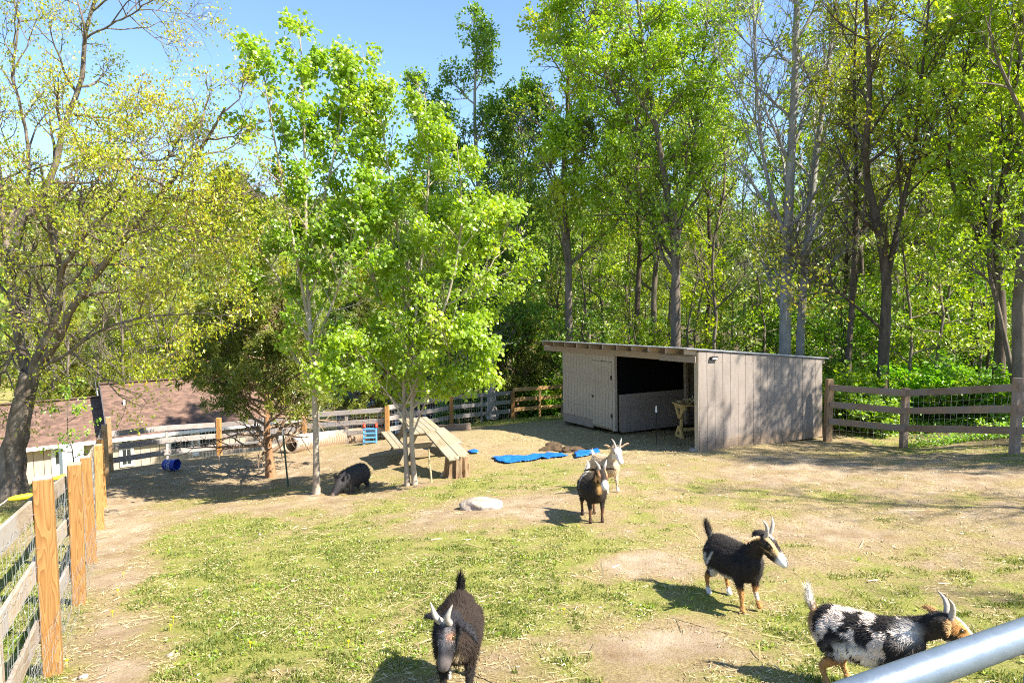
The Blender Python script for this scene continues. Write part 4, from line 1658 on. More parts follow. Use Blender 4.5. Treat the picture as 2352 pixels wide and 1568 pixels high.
# tarp pieces
def tarp(outline, label, seed):
    pts = np.array([Gh(x, y)[:2] for x, y in outline])
    lo, hi = pts.min(0), pts.max(0)
    nx, ny = max(6, int((hi[0] - lo[0]) / .035)), max(6, int((hi[1] - lo[1]) / .035))
    X, Y = np.meshgrid(np.linspace(lo[0], hi[0], nx), np.linspace(lo[1], hi[1], ny), indexing='ij')
    ins = np.zeros(X.shape, bool)
    j = len(pts) - 1
    wob = 0.05 * (fbm(X * 9, Y * 9, 2, seed) - .5)
    Xw = X + wob
    for i in range(len(pts)):
        xi, yi, xj, yj = *pts[i], *pts[j]
        ins ^= ((yi > Y) != (yj > Y)) & (Xw < (xj - xi) * (Y - yi) / (yj - yi + 1e-9) + xi)
        j = i
    Z = gh(X, Y) + 0.02 + 0.09 * np.clip(fbm(X * 4.5, Y * 7, 3, seed) - .42, 0, 1) + 0.025 * fbm(X * 14, Y * 14, 2, seed + 1)
    I = np.arange(X.size).reshape(X.shape)
    Fq = np.stack([I[:-1, :-1], I[1:, :-1], I[1:, 1:], I[:-1, 1:]], -1)
    keep = ins[:-1, :-1] & ins[1:, 1:]
    c0 = np.array([pts[:, 0].mean(), pts[:, 1].mean(), 0])
    c0[2] = gz(c0[0], c0[1])
    me = mesh_np("tarp", np.stack([X, Y, Z], -1).reshape(-1, 3) - c0, [Fq[keep].reshape(-1, 4)], smooth=True)
    bm = bmesh.new()
    bm.from_mesh(me)
    bmesh.ops.delete(bm, geom=[v for v in bm.verts if not v.link_faces], context='VERTS')
    bmesh.ops.solidify(bm, geom=list(bm.faces), thickness=0.006)
    bm.to_mesh(me)
    bm.free()
    tag(put("tarp", me, M["tarp"], None, c0), label, "tarp")


tarp([(1128, 1050), (1148, 1049), (1215, 1047), (1290, 1041), (1308, 1046), (1290, 1052), (1240, 1056), (1190, 1063), (1160, 1066), (1140, 1062)], "long torn strip of blue tarp lying on straw below the dark muck", 3)
tarp([(1318, 1041), (1333, 1034), (1348, 1038), (1376, 1030), (1379, 1042), (1350, 1048), (1320, 1054)], "crumpled blue tarp scrap lying behind the cream goat", 8)
tarp([(1073, 1039), (1090, 1033), (1100, 1036), (1098, 1043), (1078, 1044)], "small blue tarp scrap lying right of the ramp", 13)
for k, (px, py, r, lab) in enumerate(((1272, 1033, (.30, .22, .13), "dark muck heap, the left one behind the blue tarp strip"), (1312, 1036, (.27, .2, .11), "dark muck heap, the right one behind the blue tarp strip"))):
    o = rock("muck_heap", Gh(px, py) + np.array([0, 0, .01]), r, 20 + k, M["muck"], 4, .55)
    tag(o, lab, "muck heap")

# steel post by the cedar, props on the young trees
sp = Gh(662, 1118)
o = thing("steel_post", "thin green steel post standing between cedar and slender maple", "post", sp)
MB().box((0, 0, .58), (.035, .012, 1.36)).box((0, .014, .58), (.01, .03, 1.36)).build("post", M["green_post"], o)
MB().box((0, 0, 1.2), (.03, .016, .12)).build("white_tip", M["white"], o)
o.rotation_euler = (0, math.radians(-4), 0)

# yellow webbing line tied round the oak
ye = thing("slackline", "yellow webbing line running from the oak foot behind the left posts", "slackline", Gh(20, 1150))
y0 = np.array(ye.location)
ya, yb, yc = W(18, 1146, 9.2), W(82, 1136, 9.4), W(190, 1085, 13.5)
for a, b in ((ya, yb), (W(118, 1100, 12.0), W(160, 1090, 12.2))):
    MB().path([a - y0, a * .75 + b * .25 - y0, a * .3 + b * .7 - y0, b - y0], [.018, .038, .042, .022], 8).build("sleeve", M["yellow"], ye, True)
MB().path([W(-40, 1190, 9.0) - y0, ya - y0], .008, 5).path([yb - y0, W(118, 1100, 12.0) - y0], .008, 5).build("cord", M["rope"], ye)

# white drum behind the left fence
dm = W(165, 1062, 19.0)
o = thing("white_drum", "white plastic drum standing behind the left fence posts", "drum", (dm[0], dm[1], gz(dm[0], dm[1])))
hh = max(0.9, dm[2] - gz(dm[0], dm[1]))
MB().bar((0, 0, 0), (0, 0, hh), .3, 20).build("barrel", M["white"], o, smooth=False)
MB().bar((0, 0, hh), (0, 0, hh + .05), .31, 20).build("lid", M["white"], o)

# loose stones in the lawn
for (px, py, r, lab) in ((478, 1843, .028, "small white stone in the grass near the bottom edge left"), (236, 1905, .035, "white stone by the foot of the nearest fence post"),
                         (730, 1503, .025, "tiny white stone in the lawn left of the near black goat"), (1795, 988, .1, "flat pale stone at the shed front corner")):
    if py < 1500 and px > 1700:
        px, py = 1592, 1036
    else:
        px, py = px * .8167, py * .8167
    tag(rock("stone", Gh(px, py) + np.array([0, 0, r * .2]), (r, r * .8, r * .6), int(px), M["stone"], 2), lab, "stone")

# ------------------------------------------------------------------ trees named one by one
def gbase(px, py, Y):
    p = W(px, py, Y)
    return np.array([p[0], p[1], gz(p[0], p[1]) - 0.05])


def stems_px(base, Y, lst, rng=None):
    out = []
    for pts, r0, r1, fl, dY in lst:
        p = pxpath(pts, base, Y, list(np.linspace(dY[0], dY[1], len(pts))))
        out.append(stem(p, r0, r1, 16, rng, 0.012, fl))
    return out


# --- oak at the left edge
rO = np.random.default_rng(21)
bO = gbase(25, 1140, 14.0)
trunkO = stems_px(bO, 14.0, [([(24, 1150), (32, 1040), (50, 940), (64, 875), (72, 850)], .235, .165, 1.5, (0, 0))], rO)
limbO = stems_px(bO, 14.0, [
    ([(66, 880), (50, 812), (34, 703), (18, 600), (8, 495), (-5, 380), (-30, 250)], .15, .05, 1, (0, .9)),
    ([(30, 680), (24, 609), (57, 510), (99, 443), (130, 375), (151, 281), (172, 224), (193, 146), (198, 68), (224, -10), (240, -90)], .115, .035, 1, (.1, .5)),
    ([(70, 865), (100, 790), (128, 724), (138, 651), (136, 599), (120, 547), (107, 485), (95, 380)], .12, .03, 1, (0, -1.2)),
    ([(137, 640), (151, 604), (177, 568), (214, 521), (276, 458), (310, 400)], .07, .02, 1, (-.8, -2.0)),
    ([(72, 872), (120, 800), (141, 771), (161, 714), (224, 625), (292, 547), (339, 484), (370, 448), (396, 411), (448, 354), (490, 302), (520, 250)], .125, .022, 1, (0, -2.4)),
    ([(370, 450), (410, 458), (440, 466), (482, 463), (520, 470)], .04, .012, 1, (-1.8, -2.3)),
    ([(141, 390), (190, 372), (245, 365), (300, 368), (365, 367), (430, 350)], .045, .012, 1, (.2, -1.4)),
    ([(100, 840), (156, 812), (208, 771), (270, 745), (339, 729), (420, 722), (495, 715)], .05, .012, 1, (-.2, -2.3)),
    ([(90, 830), (40, 800), (0, 860), (-60, 830)], .05, .015, 1, (0, -.8)),
    ([(10, 560), (60, 430), (60, 300), (30, 180), (40, 50), (20, -80)], .06, .02, 1, (.6, 1.6)),
    ([(172, 230), (240, 300), (300, 330), (360, 330)], .03, .01, 1, (.4, -.8)),
    ([(196, 90), (250, 60), (300, 35), (345, 5), (400, -15)], .03, .01, 1, (.5, .2)),
    ([(296, 545), (350, 525), (400, 520), (450, 530)], .03, .01, 1, (-1.5, -2.4)),
], rO)
limbO = [(p, r * .74) for p, r in limbO]
oak = thing("oak_tree", "big spreading oak with thin yellow spring leaves at the left edge", "tree", bO)
put("trunk", tube_mesh("trunk", [(p[None], r[None], 14) for p, r in trunkO]), M["bark_oak"], oak)
for p, r in limbO:
    put("limb", tube_mesh("limb", [(p[None], r[None], 10)]), M["bark_oak"], oak)
gP, cr = [], []
for i, (p, r) in enumerate(limbO):
    n1 = 13 if len(p) else 10
    P1, R1, _ = grow(rO, p[None], r[None], n1, .18, .99, (.5, 1.2), lambda t, L: 1.55 * (1.15 - t * .5) * np.ones_like(t), .6, 6, .05, .16, .004)
    P2, R2, _ = grow(rO, P1, R1, 6, .42, .99, (.5, 1.1), lambda t, L: L * .5 * (1.2 - .6 * t), .6, 5, .03, .18, .0028)
    P3, R3, _ = grow(rO, P2, R2, 4, .25, 1.0, (.4, 1.0), lambda t, L: .30 + 0 * t, .6, 3, .03, .2, .002)
    gP += [(P1, R1, 5), (P2, R2, 4), (P3, R3, 3)]
    pos, d = leaf_points(rO, P3, 14, .1, .08, .35, .7)
    k = clumpy(pos, rO, .7, .44, 3)
    cr.append(pos[k])
put("branches", tube_mesh("branches", gP), M["bark_oak"], oak)
pos = np.concatenate(cr)
rndv = np.clip(.55 * noise3(pos / 1.3 + 50, 4) + .35 * rO.random(len(pos)) - .05 + .22 * sstep(5.0, 8.5, pos[:, 2]) * (pos[:, 0] > 2.0), 0, 1)
d = rO.normal(size=pos.shape) * .8 + np.array([0, 0, -.35])
parts = [leaves(pos, d, .05 * (.5 + 1.0 * rO.random(len(pos))), rO, RHOMB, .35, rndv)]
q = rO.random(len(pos)) < .16
pc = pos[q] + rO.normal(size=(q.sum(), 3)) * .04
parts.append(leaves(pc, np.array([0, 0, -1.]) + rO.normal(size=pc.shape) * .25, .075 * (.6 + .7 * rO.random(len(pc))), rO, LANCE, 0, np.clip(.72 + .3 * rO.random(len(pc)), 0, 1)))
put("crown", crown_mesh("crown", parts), M["leaf_oak"], oak)

# --- slender maple
b = gbase(727, 1132, 13.0)
st = stems_px(b, 13.0, [
    ([(727, 1136), (724, 950), (712, 760), (704, 560), (700, 380), (697, 220), (688, 62)], .062, .008, 1.35, (0, 0)),
    ([(713, 770), (690, 640), (664, 500), (632, 330), (610, 200), (600, 120)], .034, .006, 1, (0, -.5)),
    ([(706, 600), (745, 450), (775, 320), (790, 200), (800, 150)], .03, .006, 1, (0, .5)),
    ([(716, 800), (640, 640), (560, 520), (530, 420)], .03, .006, 1, (0, .6)),
    ([(715, 820), (770, 680), (810, 560), (838, 430)], .03, .006, 1, (0, -.6)),
])
lv = [dict(k=lambda p: 30 if np.linalg.norm(p[-1] - p[0]) > 6 else 15, t0=.20, t1=.99, ang=(.5, 1.1), lens=lambda t, L: .25 + 1.0 * (1.02 - t) ** .8, rr=.5, nseg=6, up=.07, wob=.08, rmin=.003),
      dict(k=7, t0=.3, t1=1, ang=(.4, .95), lens=lambda t, L: .16 + .36 * L * (1.15 - t), rr=.6, nseg=4, up=.05, wob=.1, rmin=.002)]
lf_m = dict(per=26, size=.09, tmpl=LOBED, droop=.8, out=.8, up=.5, spread=.08, cut=.40, gap=.35, t0=.05)
ms = tree_meshes(31, st, lv, lf_m)
make_tree("maple_tree", "slender young maple with single pale trunk left of the pig", "tree", b, ms, M["bark_maple"], M["leaf_maple"])

# --- double stemmed maple
b = gbase(942, 1112, 13.0)
st = stems_px(b, 13.0, [
    ([(936, 1116), (930, 1000), (927, 880), (930, 720), (912, 520), (885, 340), (872, 225)], .047, .008, 1.3, (0, .3)),
    ([(953, 1116), (945, 1000), (948, 880), (955, 720), (975, 540), (985, 380), (975, 215)], .05, .008, 1.3, (0, -.1)),
    ([(946, 920), (985, 800), (1035, 660), (1060, 500), (1050, 330)], .04, .007, 1, (0, -.5)),
    ([(950, 860), (1020, 760), (1100, 660), (1150, 560), (1165, 500)], .032, .006, 1, (0, .5)),
    ([(936, 860), (890, 740), (850, 600), (838, 470), (832, 330), (829, 130)], .035, .005, 1, (0, .6)),
    ([(946, 1000), (990, 900), (1050, 830), (1090, 800)], .02, .005, 1, (0, -.6)),
    ([(938, 980), (880, 890), (820, 850), (790, 830)], .02, .005, 1, (0, -.4)),
])
lv2 = [dict(lv[0], k=lambda p: 28 if np.linalg.norm(p[-1] - p[0]) > 6 else 15, t0=.2, lens=lambda t, L: .28 + 1.15 * (1.02 - t) ** .7), dict(lv[1])]
lf_m2 = dict(lf_m, size=.078, per=38, cut=.39)
ms = tree_meshes(37, st, lv2, lf_m2)
make_tree("maple_tree", "golden green maple with twin pale trunks beside the picnic table", "tree", b, ms, M["bark_maple"], M["leaf_maple_b"])

# --- cedars
def cedar(name, label, b, H, wid, seed, nbr=60, low=.12, zmin=1.5, dead=True):
    rng = np.random.default_rng(seed)
    p, r = stem([(0, 0, 0), (-.08, 0.05, H * .33), (-.15, .05, H * .66), (-.2, 0, H)], .095, .012, 14, rng, .015, 1.5)
    prof = lambda t, L: wid * np.clip(1.0 - .9 * np.abs(t - .38) ** 1.3 / .45, .12, 1)
    P1, R1, t1 = grow(rng, p[None], r[None], nbr, low, 1.0, (1.0, 1.5), prof, .55, 7, .04, .12, .004)
    P2, R2, _ = grow(rng, P1, R1, 11, .2, 1, (.5, 1.1), lambda t, L: .2 + .28 * L * (1.2 - t), .6, 4, .06, .16, .0025)
    P3, R3, _ = grow(rng, P2, R2, 6, .2, 1, (.4, .9), lambda t, L: .17 + 0 * t, .6, 2, .08, .2, .002)
    t = thing("cedar_tree", label, "tree", b)
    t["kind"] = "thing"
    put("trunk", tube_mesh("trunk", [(p[None], r[None], 10)]), M["bark_cedar"], t)
    put("branches", tube_mesh("branches", [(P1, R1, 4), (P2, R2, 3), (P3[:: 4], R3[:: 4], 3)]), M["twig_dead"], t)
    pos, d = leaf_points(rng, P3, 20, .1, .04, -.2, .6)
    k = (pos[:, 2] > zmin + .35 * noise3(pos * .9 + 20, 2)) & clumpy(pos, rng, .55, .33, seed)
    pos, d = pos[k], d[k]
    put("crown", crown_mesh("crown", [leaves(pos, d, .105 * (.6 + .8 * rng.random(len(pos))), rng, LANCE, .3, height_rnd(pos, rng, seed))]), M["leaf_cedar"], t)
    return t


cedar("cedar_tree", "dark olive cedar with bare brown lower twigs beside the slender maple", gbase(622, 1094, 16.5), 5.1, 2.2, 41, 62)
cedar("cedar_tree", "olive cedar half hidden behind the two young maples near the outbuilding", gbase(840, 985, 23.5), 5.2, 2.0, 43, 55, .08, 1.0)
cedar("cedar_tree", "dim cedar behind the fence between double maple and shed", gbase(1190, 950, 31.0), 5.0, 2.2, 47, 50, .08, .8)

# --- tall trees of the wood edge
lvW = [dict(k=24, t0=.28, t1=.99, ang=(.5, 1.1), lens=lambda t, L: .6 + 2.6 * (1.02 - t) ** .6, rr=.5, nseg=7, up=.05, wob=.1, rmin=.006),
       dict(k=7, t0=.2, t1=1, ang=(.5, 1.0), lens=lambda t, L: .3 + .4 * L * (1.15 - t), rr=.6, nseg=5, up=.03, wob=.14, rmin=.004),
       dict(k=4, t0=.2, t1=1, ang=(.4, 1.0), lens=lambda t, L: .2 + .42 * L, rr=.6, nseg=3, up=.02, wob=.16, rmin=.003)]
lfW = dict(per=10, size=.15, droop=.25, out=.8, up=.45, spread=.07, cut=.30, gap=1.1, t0=.1)


def lvs(k=None, k2=None, k3=None, t0=None, L0=None):
    a = [dict(x) for x in lvW]
    if k:
        a[0]["k"] = k
    if k2:
        a[1]["k"] = k2
    if k3:
        a[2]["k"] = k3
    if t0 is not None:
        a[0]["t0"] = t0
    if L0:
        a[0]["lens"] = lambda t, L: .5 + L0 * (1.02 - t) ** .6
    return a


b = gbase(1553, 930, 24.0)
st = stems_px(b, 24.0, [([(1553, 935), (1552, 700), (1550, 560), (1528, 420), (1500, 250), (1470, 60), (1455, -140)], .19, .03, 1.3, (0, -.5)),
                        ([(1551, 570), (1590, 380), (1612, 150), (1640, -120)], .11, .03, 1, (0, .8)),
                        ([(1532, 440), (1440, 270), (1370, 120), (1330, 0)], .08, .02, 1, (0, -.4)),
                        ([(1548, 600), (1470, 470), (1380, 380), (1310, 330)], .06, .015, 1, (0, .5))])
make_tree("hackberry_tree", "tall leafy tree with forked trunk rising just behind the shed", "tree", b,
          tree_meshes(51, st, lvs(k=lambda p: 22, k2=8, t0=.2, L0=2.3), dict(lfW, size=.12, per=19, cut=.32)), M["bark_mid"], M["leaf_wood"])

lvP = [dict(k=18, t0=.22, t1=.99, ang=(.5, .95), lens=lambda t, L: .9 + 3.4 * (1.02 - t) ** .7, rr=.42, nseg=9, up=.07, wob=.07, rmin=.006),
       dict(k=9, t0=.15, t1=1, ang=(.5, .9), lens=lambda t, L: .3 + .36 * L * (1.15 - t), rr=.55, nseg=6, up=.04, wob=.12, rmin=.0045),
       dict(k=5, t0=.2, t1=1, ang=(.4, .9), lens=lambda t, L: .25 + .4 * L, rr=.6, nseg=3, up=.03, wob=.16, rmin=.0035)]
lfP = dict(per=2, size=.13, droop=.4, out=.8, up=.4, spread=.06, cut=.45, gap=1.3, t0=.3)
b = gbase(1803, 960, 21.0)
st = stems_px(b, 21.0, [([(1803, 965), (1803, 780), (1806, 600), (1815, 400), (1825, 200), (1830, 0), (1833, -220)], .205, .06, 1.25, (0, 0)),
                        ([(1808, 560), (1760, 400), (1738, 200), (1730, 0), (1722, -150)], .07, .02, 1, (0, .4))])
make_tree("poplar_tree", "pale grey trunked tree with bare branches behind the shed side wall", "tree", b, tree_meshes(53, st, lvP, lfP), M["bark_grey"], M["leaf_wood"])
b = gbase(1838, 960, 21.4)
st = stems_px(b, 21.4, [([(1836, 965), (1838, 780), (1850, 600), (1875, 350), (1900, 180), (1922, -20), (1940, -200)], .15, .04, 1.25, (0, .4))])
make_tree("poplar_tree", "thinner pale grey trunk leaning right beside the thicker pale one", "tree", b, tree_meshes(54, st, lvP, dict(lfP, per=4)), M["bark_grey"], M["leaf_wood"])

b = gbase(2026, 960, 19.0)
st = stems_px(b, 19.0, [([(2024, 965), (2030, 800), (2036, 640), (2012, 500), (1988, 380), (1998, 200), (1988, 0), (1985, -120)], .165, .03, 1.35, (0, 0)),
                        ([(2034, 660), (2062, 520), (2098, 350), (2120, 150), (2142, -80)], .085, .02, 1, (0, -.4)),
                        ([(2030, 760), (1950, 690), (1880, 640), (1800, 560)], .05, .01, 1, (0, -.6))])
make_tree("walnut_tree", "dark trunked tree forking into two crooked stems behind the right fence", "tree", b,
          tree_meshes(55, st, lvs(k=lambda p: 17, t0=.3, L0=2.0), dict(lfW, per=4, size=.11, cut=.42)), M["bark_dark"], M["leaf_yellow"])
b = gbase(1944, 960, 20.2)
st = stems_px(b, 20.2, [([(1942, 965), (1950, 800), (1960, 640), (1966, 420), (1962, 200), (1970, -50)], .10, .03, 1.25, (0, 0))])
make_tree("locust_tree", "straight dark slim trunk just right of the shed back corner", "tree", b,
          tree_meshes(56, st, lvs(k=15, t0=.45, L0=1.6), dict(lfW, per=6, cut=.4)), M["bark_dark"], M["leaf_wood"])
b = gbase(2288, 950, 18.0)
st = stems_px(b, 18.0, [([(2286, 955), (2300, 740), (2288, 560), (2308, 400), (2336, 150), (2362, -80)], .155, .04, 1.3, (0, 0)),
                        ([(2292, 600), (2180, 400), (2210, 200), (2240, 0)], .06, .015, 1, (0, .9))])
make_tree("cherry_tree", "crooked dark trunk near the right edge with high leafy crown", "tree", b,
          tree_meshes(57, st, lvs(k=lambda p: 20, t0=.3, L0=2.4), dict(lfW, per=18, size=.11)), M["bark_dark"], M["leaf_wood"])
b = gbase(2330, 930, 17.0)
st = stems_px(b, 17.0, [([(2332, 935), (2326, 865), (2294, 716), (2274, 630), (2271, 544), (2280, 420), (2270, 300)], .075, .015, 1.2, (0, .4))])
make_tree("birch_tree", "slim pale bent trunk by the last post at the right edge", "tree", b,
          tree_meshes(58, st, lvs(k=15, k2=5, t0=.35, L0=1.3), dict(lfW, per=10, size=.12)), M["bark_mid"], M["leaf_wood"])
b = gbase(1130, 955, 28.5)
st = stems_px(b, 28.5, [([(1132, 960), (1127, 880), (1122, 780), (1112, 640), (1100, 450), (1090, 250), (1098, 60)], .22, .03, 1.3, (0, 0)),
                        ([(1130, 905), (1102, 860), (1090, 800), (1088, 720), (1060, 560), (1000, 380), (975, 200)], .12, .02, 1, (0, -.5)),
                        ([(1118, 720), (1170, 560), (1200, 380), (1205, 220)], .09, .02, 1, (0, .6))])
make_tree("ash_tree", "tall deep green tree with grey twin trunk behind the back fence", "tree", b,
          tree_meshes(59, st, lvs(k=lambda p: 28, k2=8, t0=.18, L0=2.3), dict(lfW, per=22, size=.13, cut=.28)), M["bark_grey"], M["leaf_deep"])

# ------------------------------------------------------------------ the wood: a few kinds, each tree its own copy
rng = np.random.default_rng(99)
KINDS = {}


def proto(key, seed, H, r0, levels, leaf, bark, leafm, lean=.3, n=14):
    rg = np.random.default_rng(seed)
    p = [(0, 0, -.2)] + [(rg.normal() * lean * k / 4, rg.normal() * lean * k / 4, H * k / 4) for k in (1, 2, 3, 4)]
    s = [stem(p, r0, .02, n, rg, .03, 1.3)]
    KINDS[key] = (tree_meshes(seed, s, levels, leaf, (8, 4, 3, 3)), bark, leafm)


proto("a", 101, 17.5, .17, lvs(k=28, k2=7, t0=.28, L0=3.0), dict(lfW, per=17, size=.125, cut=.36), M["bark_mid"], M["leaf_wood"])
proto("b", 102, 16.0, .13, lvs(k=24, k2=6, t0=.35, L0=2.3), dict(lfW, per=12, size=.155, cut=.38), M["bark_dark"], M["leaf_wood"])
proto("c", 103, 14.0, .11, lvs(k=22, k2=6, t0=.30, L0=2.2), dict(lfW, per=16, size=.105, cut=.40), M["bark_grey"], M["leaf_wood"])
proto("d", 104, 15.5, .14, lvs(k=24, k2=6, t0=.25, L0=2.4), dict(lfW, per=12, size=.18, cut=.36), M["bark_dark"], M["leaf_deep"])
proto("y", 105, 12.0, .13, lvs(k=26, k2=7, t0=.22, L0=2.8), dict(lfW, per=11, size=.18, cut=.30), M["bark_grey"], M["leaf_yellow"])
lvU = [dict(k=16, t0=.2, t1=.99, ang=(1.0, 1.5), lens=lambda t, L: .5 + 1.5 * (1.02 - t) ** .6, rr=.5, nseg=5, up=.03, wob=.1, rmin=.004),
       dict(k=7, t0=.2, t1=1, ang=(.5, 1.0), lens=lambda t, L: .2 + .4 * L * (1.15 - t), rr=.6, nseg=4, up=.02, wob=.14, rmin=.003)]
proto("u", 106, 5.0, .05, lvU, dict(lfW, per=16, size=.13, cut=.25, up=.7), M["bark_dark"], M["leaf_under"], .2)
proto("v", 107, 7.5, .065, lvU, dict(lfW, per=16, size=.14, cut=.25, up=.7), M["bark_mid"], M["leaf_wood"], .3)
proto("bare", 108, 13.0, .09, lvs(k=20, k2=6, k3=4, t0=.3, L0=2.0), dict(lfW, per=1, size=.12, cut=.5), M["bark_mid"], M["leaf_wood"])
# a bush: many stems from the ground
rg = np.random.default_rng(120)
sts = []
for k in range(9):
    a = rg.random() * 6.28
    sp_ = .25 + .9 * rg.random()
    h = 1.0 + 1.0 * rg.random()
    sts.append(stem([(0, 0, -.1), (math.cos(a) * sp_ * .4, math.sin(a) * sp_ * .4, h * .5), (math.cos(a) * sp_, math.sin(a) * sp_, h)], .018, .005, 7, rg, .02, 1))
lvB = [dict(k=7, t0=.15, t1=1, ang=(.5, 1.1), lens=lambda t, L: .25 + .45 * (1 - t), rr=.6, nseg=4, up=.05, wob=.15, rmin=.003),
       dict(k=4, t0=.2, t1=1, ang=(.5, 1.1), lens=lambda t, L: .2 + 0 * t, rr=.6, nseg=3, up=.05, wob=.15, rmin=.002)]
KINDS["s"] = (tree_meshes(121, sts, lvB, dict(per=9, size=.12, droop=.1, out=.8, up=.6, spread=.05)), M["bark_dark"], M["leaf_under"])
NAME = {"a": ("woodland_tree", "tree"), "b": ("woodland_tree", "tree"), "c": ("woodland_tree", "tree"), "d": ("woodland_tree", "tree"), "y": ("woodland_tree", "tree"),
        "u": ("understory_tree", "tree"), "v": ("understory_tree", "tree"), "bare": ("bare_tree", "tree"), "s": ("bush", "bush")}
LAB = {"a": ("full leafy tree standing deep in the wood behind the shed", "wood trees behind the shed"),
       "b": ("dark trunked leafy tree standing in the wood beyond the right fence", "dark trunked wood trees"),
       "c": ("grey trunked slim leafy tree standing in the wood beyond the right fence", "grey trunked wood trees"),
       "d": ("deep green shady tree standing in the wood at the back", "deep green wood trees"),
       "y": ("yellow green tree on the slope behind the house and oak", "yellow green slope trees"),
       "u": ("low layered green tree in the shade under the tall wood", "low shade trees in the wood"),
       "v": ("young layered tree between the taller trunks of the wood", "young trees between the trunks"),
       "bare": ("thin nearly leafless tree standing among the leafy wood", "leafless trees in the wood"),
       "s": ("low leafy bush on the wood floor behind the fences", "bushes on the wood floor")}
LOOK = {"a": "full leafy green tree", "b": "dark trunked leafy tree", "c": "grey trunked slim leafy tree", "d": "deep green shady tree", "y": "yellow green tree",
        "u": "low layered green tree", "v": "young layered tree", "bare": "thin nearly leafless tree", "s": "low leafy bush"}


def region(x, y):
    px = CX + F * x / max(y, .5)
    if px > 2380:
        return "past the right end of the brown fence"
    where = ("behind the big oak" if px < 250 else "behind the house roof" if px < 470 else "behind the olive cedar" if px < 640 else "behind the slender maple" if px < 850 else
             "behind the twin trunk maple" if px < 1090 else "behind the tawny new boards" if px < 1300 else "behind the shed store room" if px < 1430 else "behind the open stall" if px < 1600 else
             "left of the pale trunks" if px < 1790 else "behind the pale trunks" if px < 1930 else "behind the first right fence bay" if px < 2080 else "behind the second right fence bay" if px < 2220 else "behind the last fence post")
    far = "just" if y < 23 else "some way" if y < 33 else "far" if y < 46 else "deepest"
    return far + " " + where


first = {}


def plant(key, x, y, rz=None, s=None, sink=.1, zs=1.0):
    rz = rng.random() * 6.28 if rz is None else rz
    s = .8 + .4 * rng.random() if s is None else s
    loc = (x, y, gz(x, y) - sink)
    sc = (s, s, s * zs)
    nm, cat = NAME[key]
    lab = LOOK[key] + " " + region(x, y)
    grp = lab
    if key not in first:
        ms, bk, lm = KINDS[key]
        first[key] = make_tree(nm, lab, cat, loc, ms, bk, lm, grp, rz, sc)
        return first[key]
    return copy_tree(first[key], loc, rz, sc, lab, grp)


def pxof(x, y, z):
    c, s = math.cos(TILT), math.sin(TILT)
    dep = y * c - z * s
    return CX + F * x / dep, CY - F * (y * s + z * c) / dep


# right wood beyond the fence, also past the frame edge where its shadows come from
spots = []
for gxx in np.arange(-2, 50, 3.5):
    for gyy in np.arange(-3, 62, 3.7):
        x, y = gxx + rng.uniform(-1.2, 1.2), gyy + rng.uniform(-1.3, 1.3)
        px = CX + F * x / max(y, 1)
        east = x > 11.2 + .0 * y and (y < 20 or px > 1880)
        behind = y > 24.5 and px > 1290
        if not (east or behind):
            continue
        if 8.0 < y < 17.0 and x < 12.2:
            continue
        if px > 2900 and y > 16 or px > 2420 and y > 15 and rng.random() < .65:
            continue
        if y < 16 and (x > 18 or rng.random() < .7):
            continue
        if y < 3:
            continue
        if 18 < y < 23 and px < 2420:
            continue
        if y > 40 and rng.random() < .5:
            continue
        spots.append((x, y, px))
for x, y, k, s in ((12.6, 13.6, "c", .62), (14.6, 13.4, "bare", .8), (12.4, 13.9, "c", .72), (13.2, 11.0, "bare", .8), (14.2, 9.6, "c", .6), (13.4, 6.6, "bare", .85), (14.6, 4.6, "c", .5), (14.8, 10.9, "c", .78), (16.6, 9.0, "c", .85)):
    plant(k, x, y, s=s)
for x, y, px in spots:
    u = rng.random()
    if y < 16:
        plant('bare' if u < .6 else 'c', x, y, s=.5 + .15 * u)
        continue
    if 1640 < px < 1790 and y > 24:                 # thinner crowns here: the sky shows
        key = "bare" if u < .45 else ("v" if u < .8 else "c")
    elif px < 1640 and y > 24:
        key = "a" if u < .4 else "b" if u < .6 else "c" if u < .75 else "v" if u < .9 else "bare"
    else:
        key = "a" if u < .24 else "b" if u < .44 else "c" if u < .58 else "d" if u < .72 else "v" if u < .88 else "bare"
    plant(key, x, y)
for k in range(70):                                  # low shade trees and bushes behind the fences
    px = rng.uniform(1300, 2450)
    y = rng.uniform(19.5, 34)
    x = (px - CX) / F * y
    if px < 1920 and y < 25:
        y = 25 + rng.random() * 8
        x = (px - CX) / F * y
    plant("u" if k % 3 else "v", x, y, s=.6 + .5 * rng.random())
for k in range(95):
    px = rng.uniform(1180, 2480)
    y = rng.uniform(17.2, 30)
    if px < 1930 and y < 23.5:
        y = 23.5 + 8 * rng.random()
    x = (px - CX) / F * y
    if px < 1330 and y < 29.5:
        y = 30 + 5 * rng.random()
        x = (px - CX) / F * y
    plant("s", x, y, s=.6 + .7 * rng.random(), zs=.75)
# middle: behind the outbuilding and maples
for k in range(30):
    px = rng.uniform(640, 1290)
    y = rng.uniform(36, 62)
    x = (px - CX) / F * y
    top = 520 if px < 930 else 330
    h = (660 - top) / F * y - gz(x, y)
    plant(("y" if k % 2 else "c") if px < 930 else "d" if k % 3 == 0 else "a" if k % 3 == 1 else "y", x, y, s=max(.4, h / (13.5 if px < 930 else 16.5) * rng.uniform(.6, 1.0)))
for k in range(26):
    px = rng.uniform(860, 1300)
    y = rng.uniform(30, 36)
    x = (px - CX) / F * y
    plant("s" if k % 2 else "u", x, y, s=.8 + .6 * rng.random())
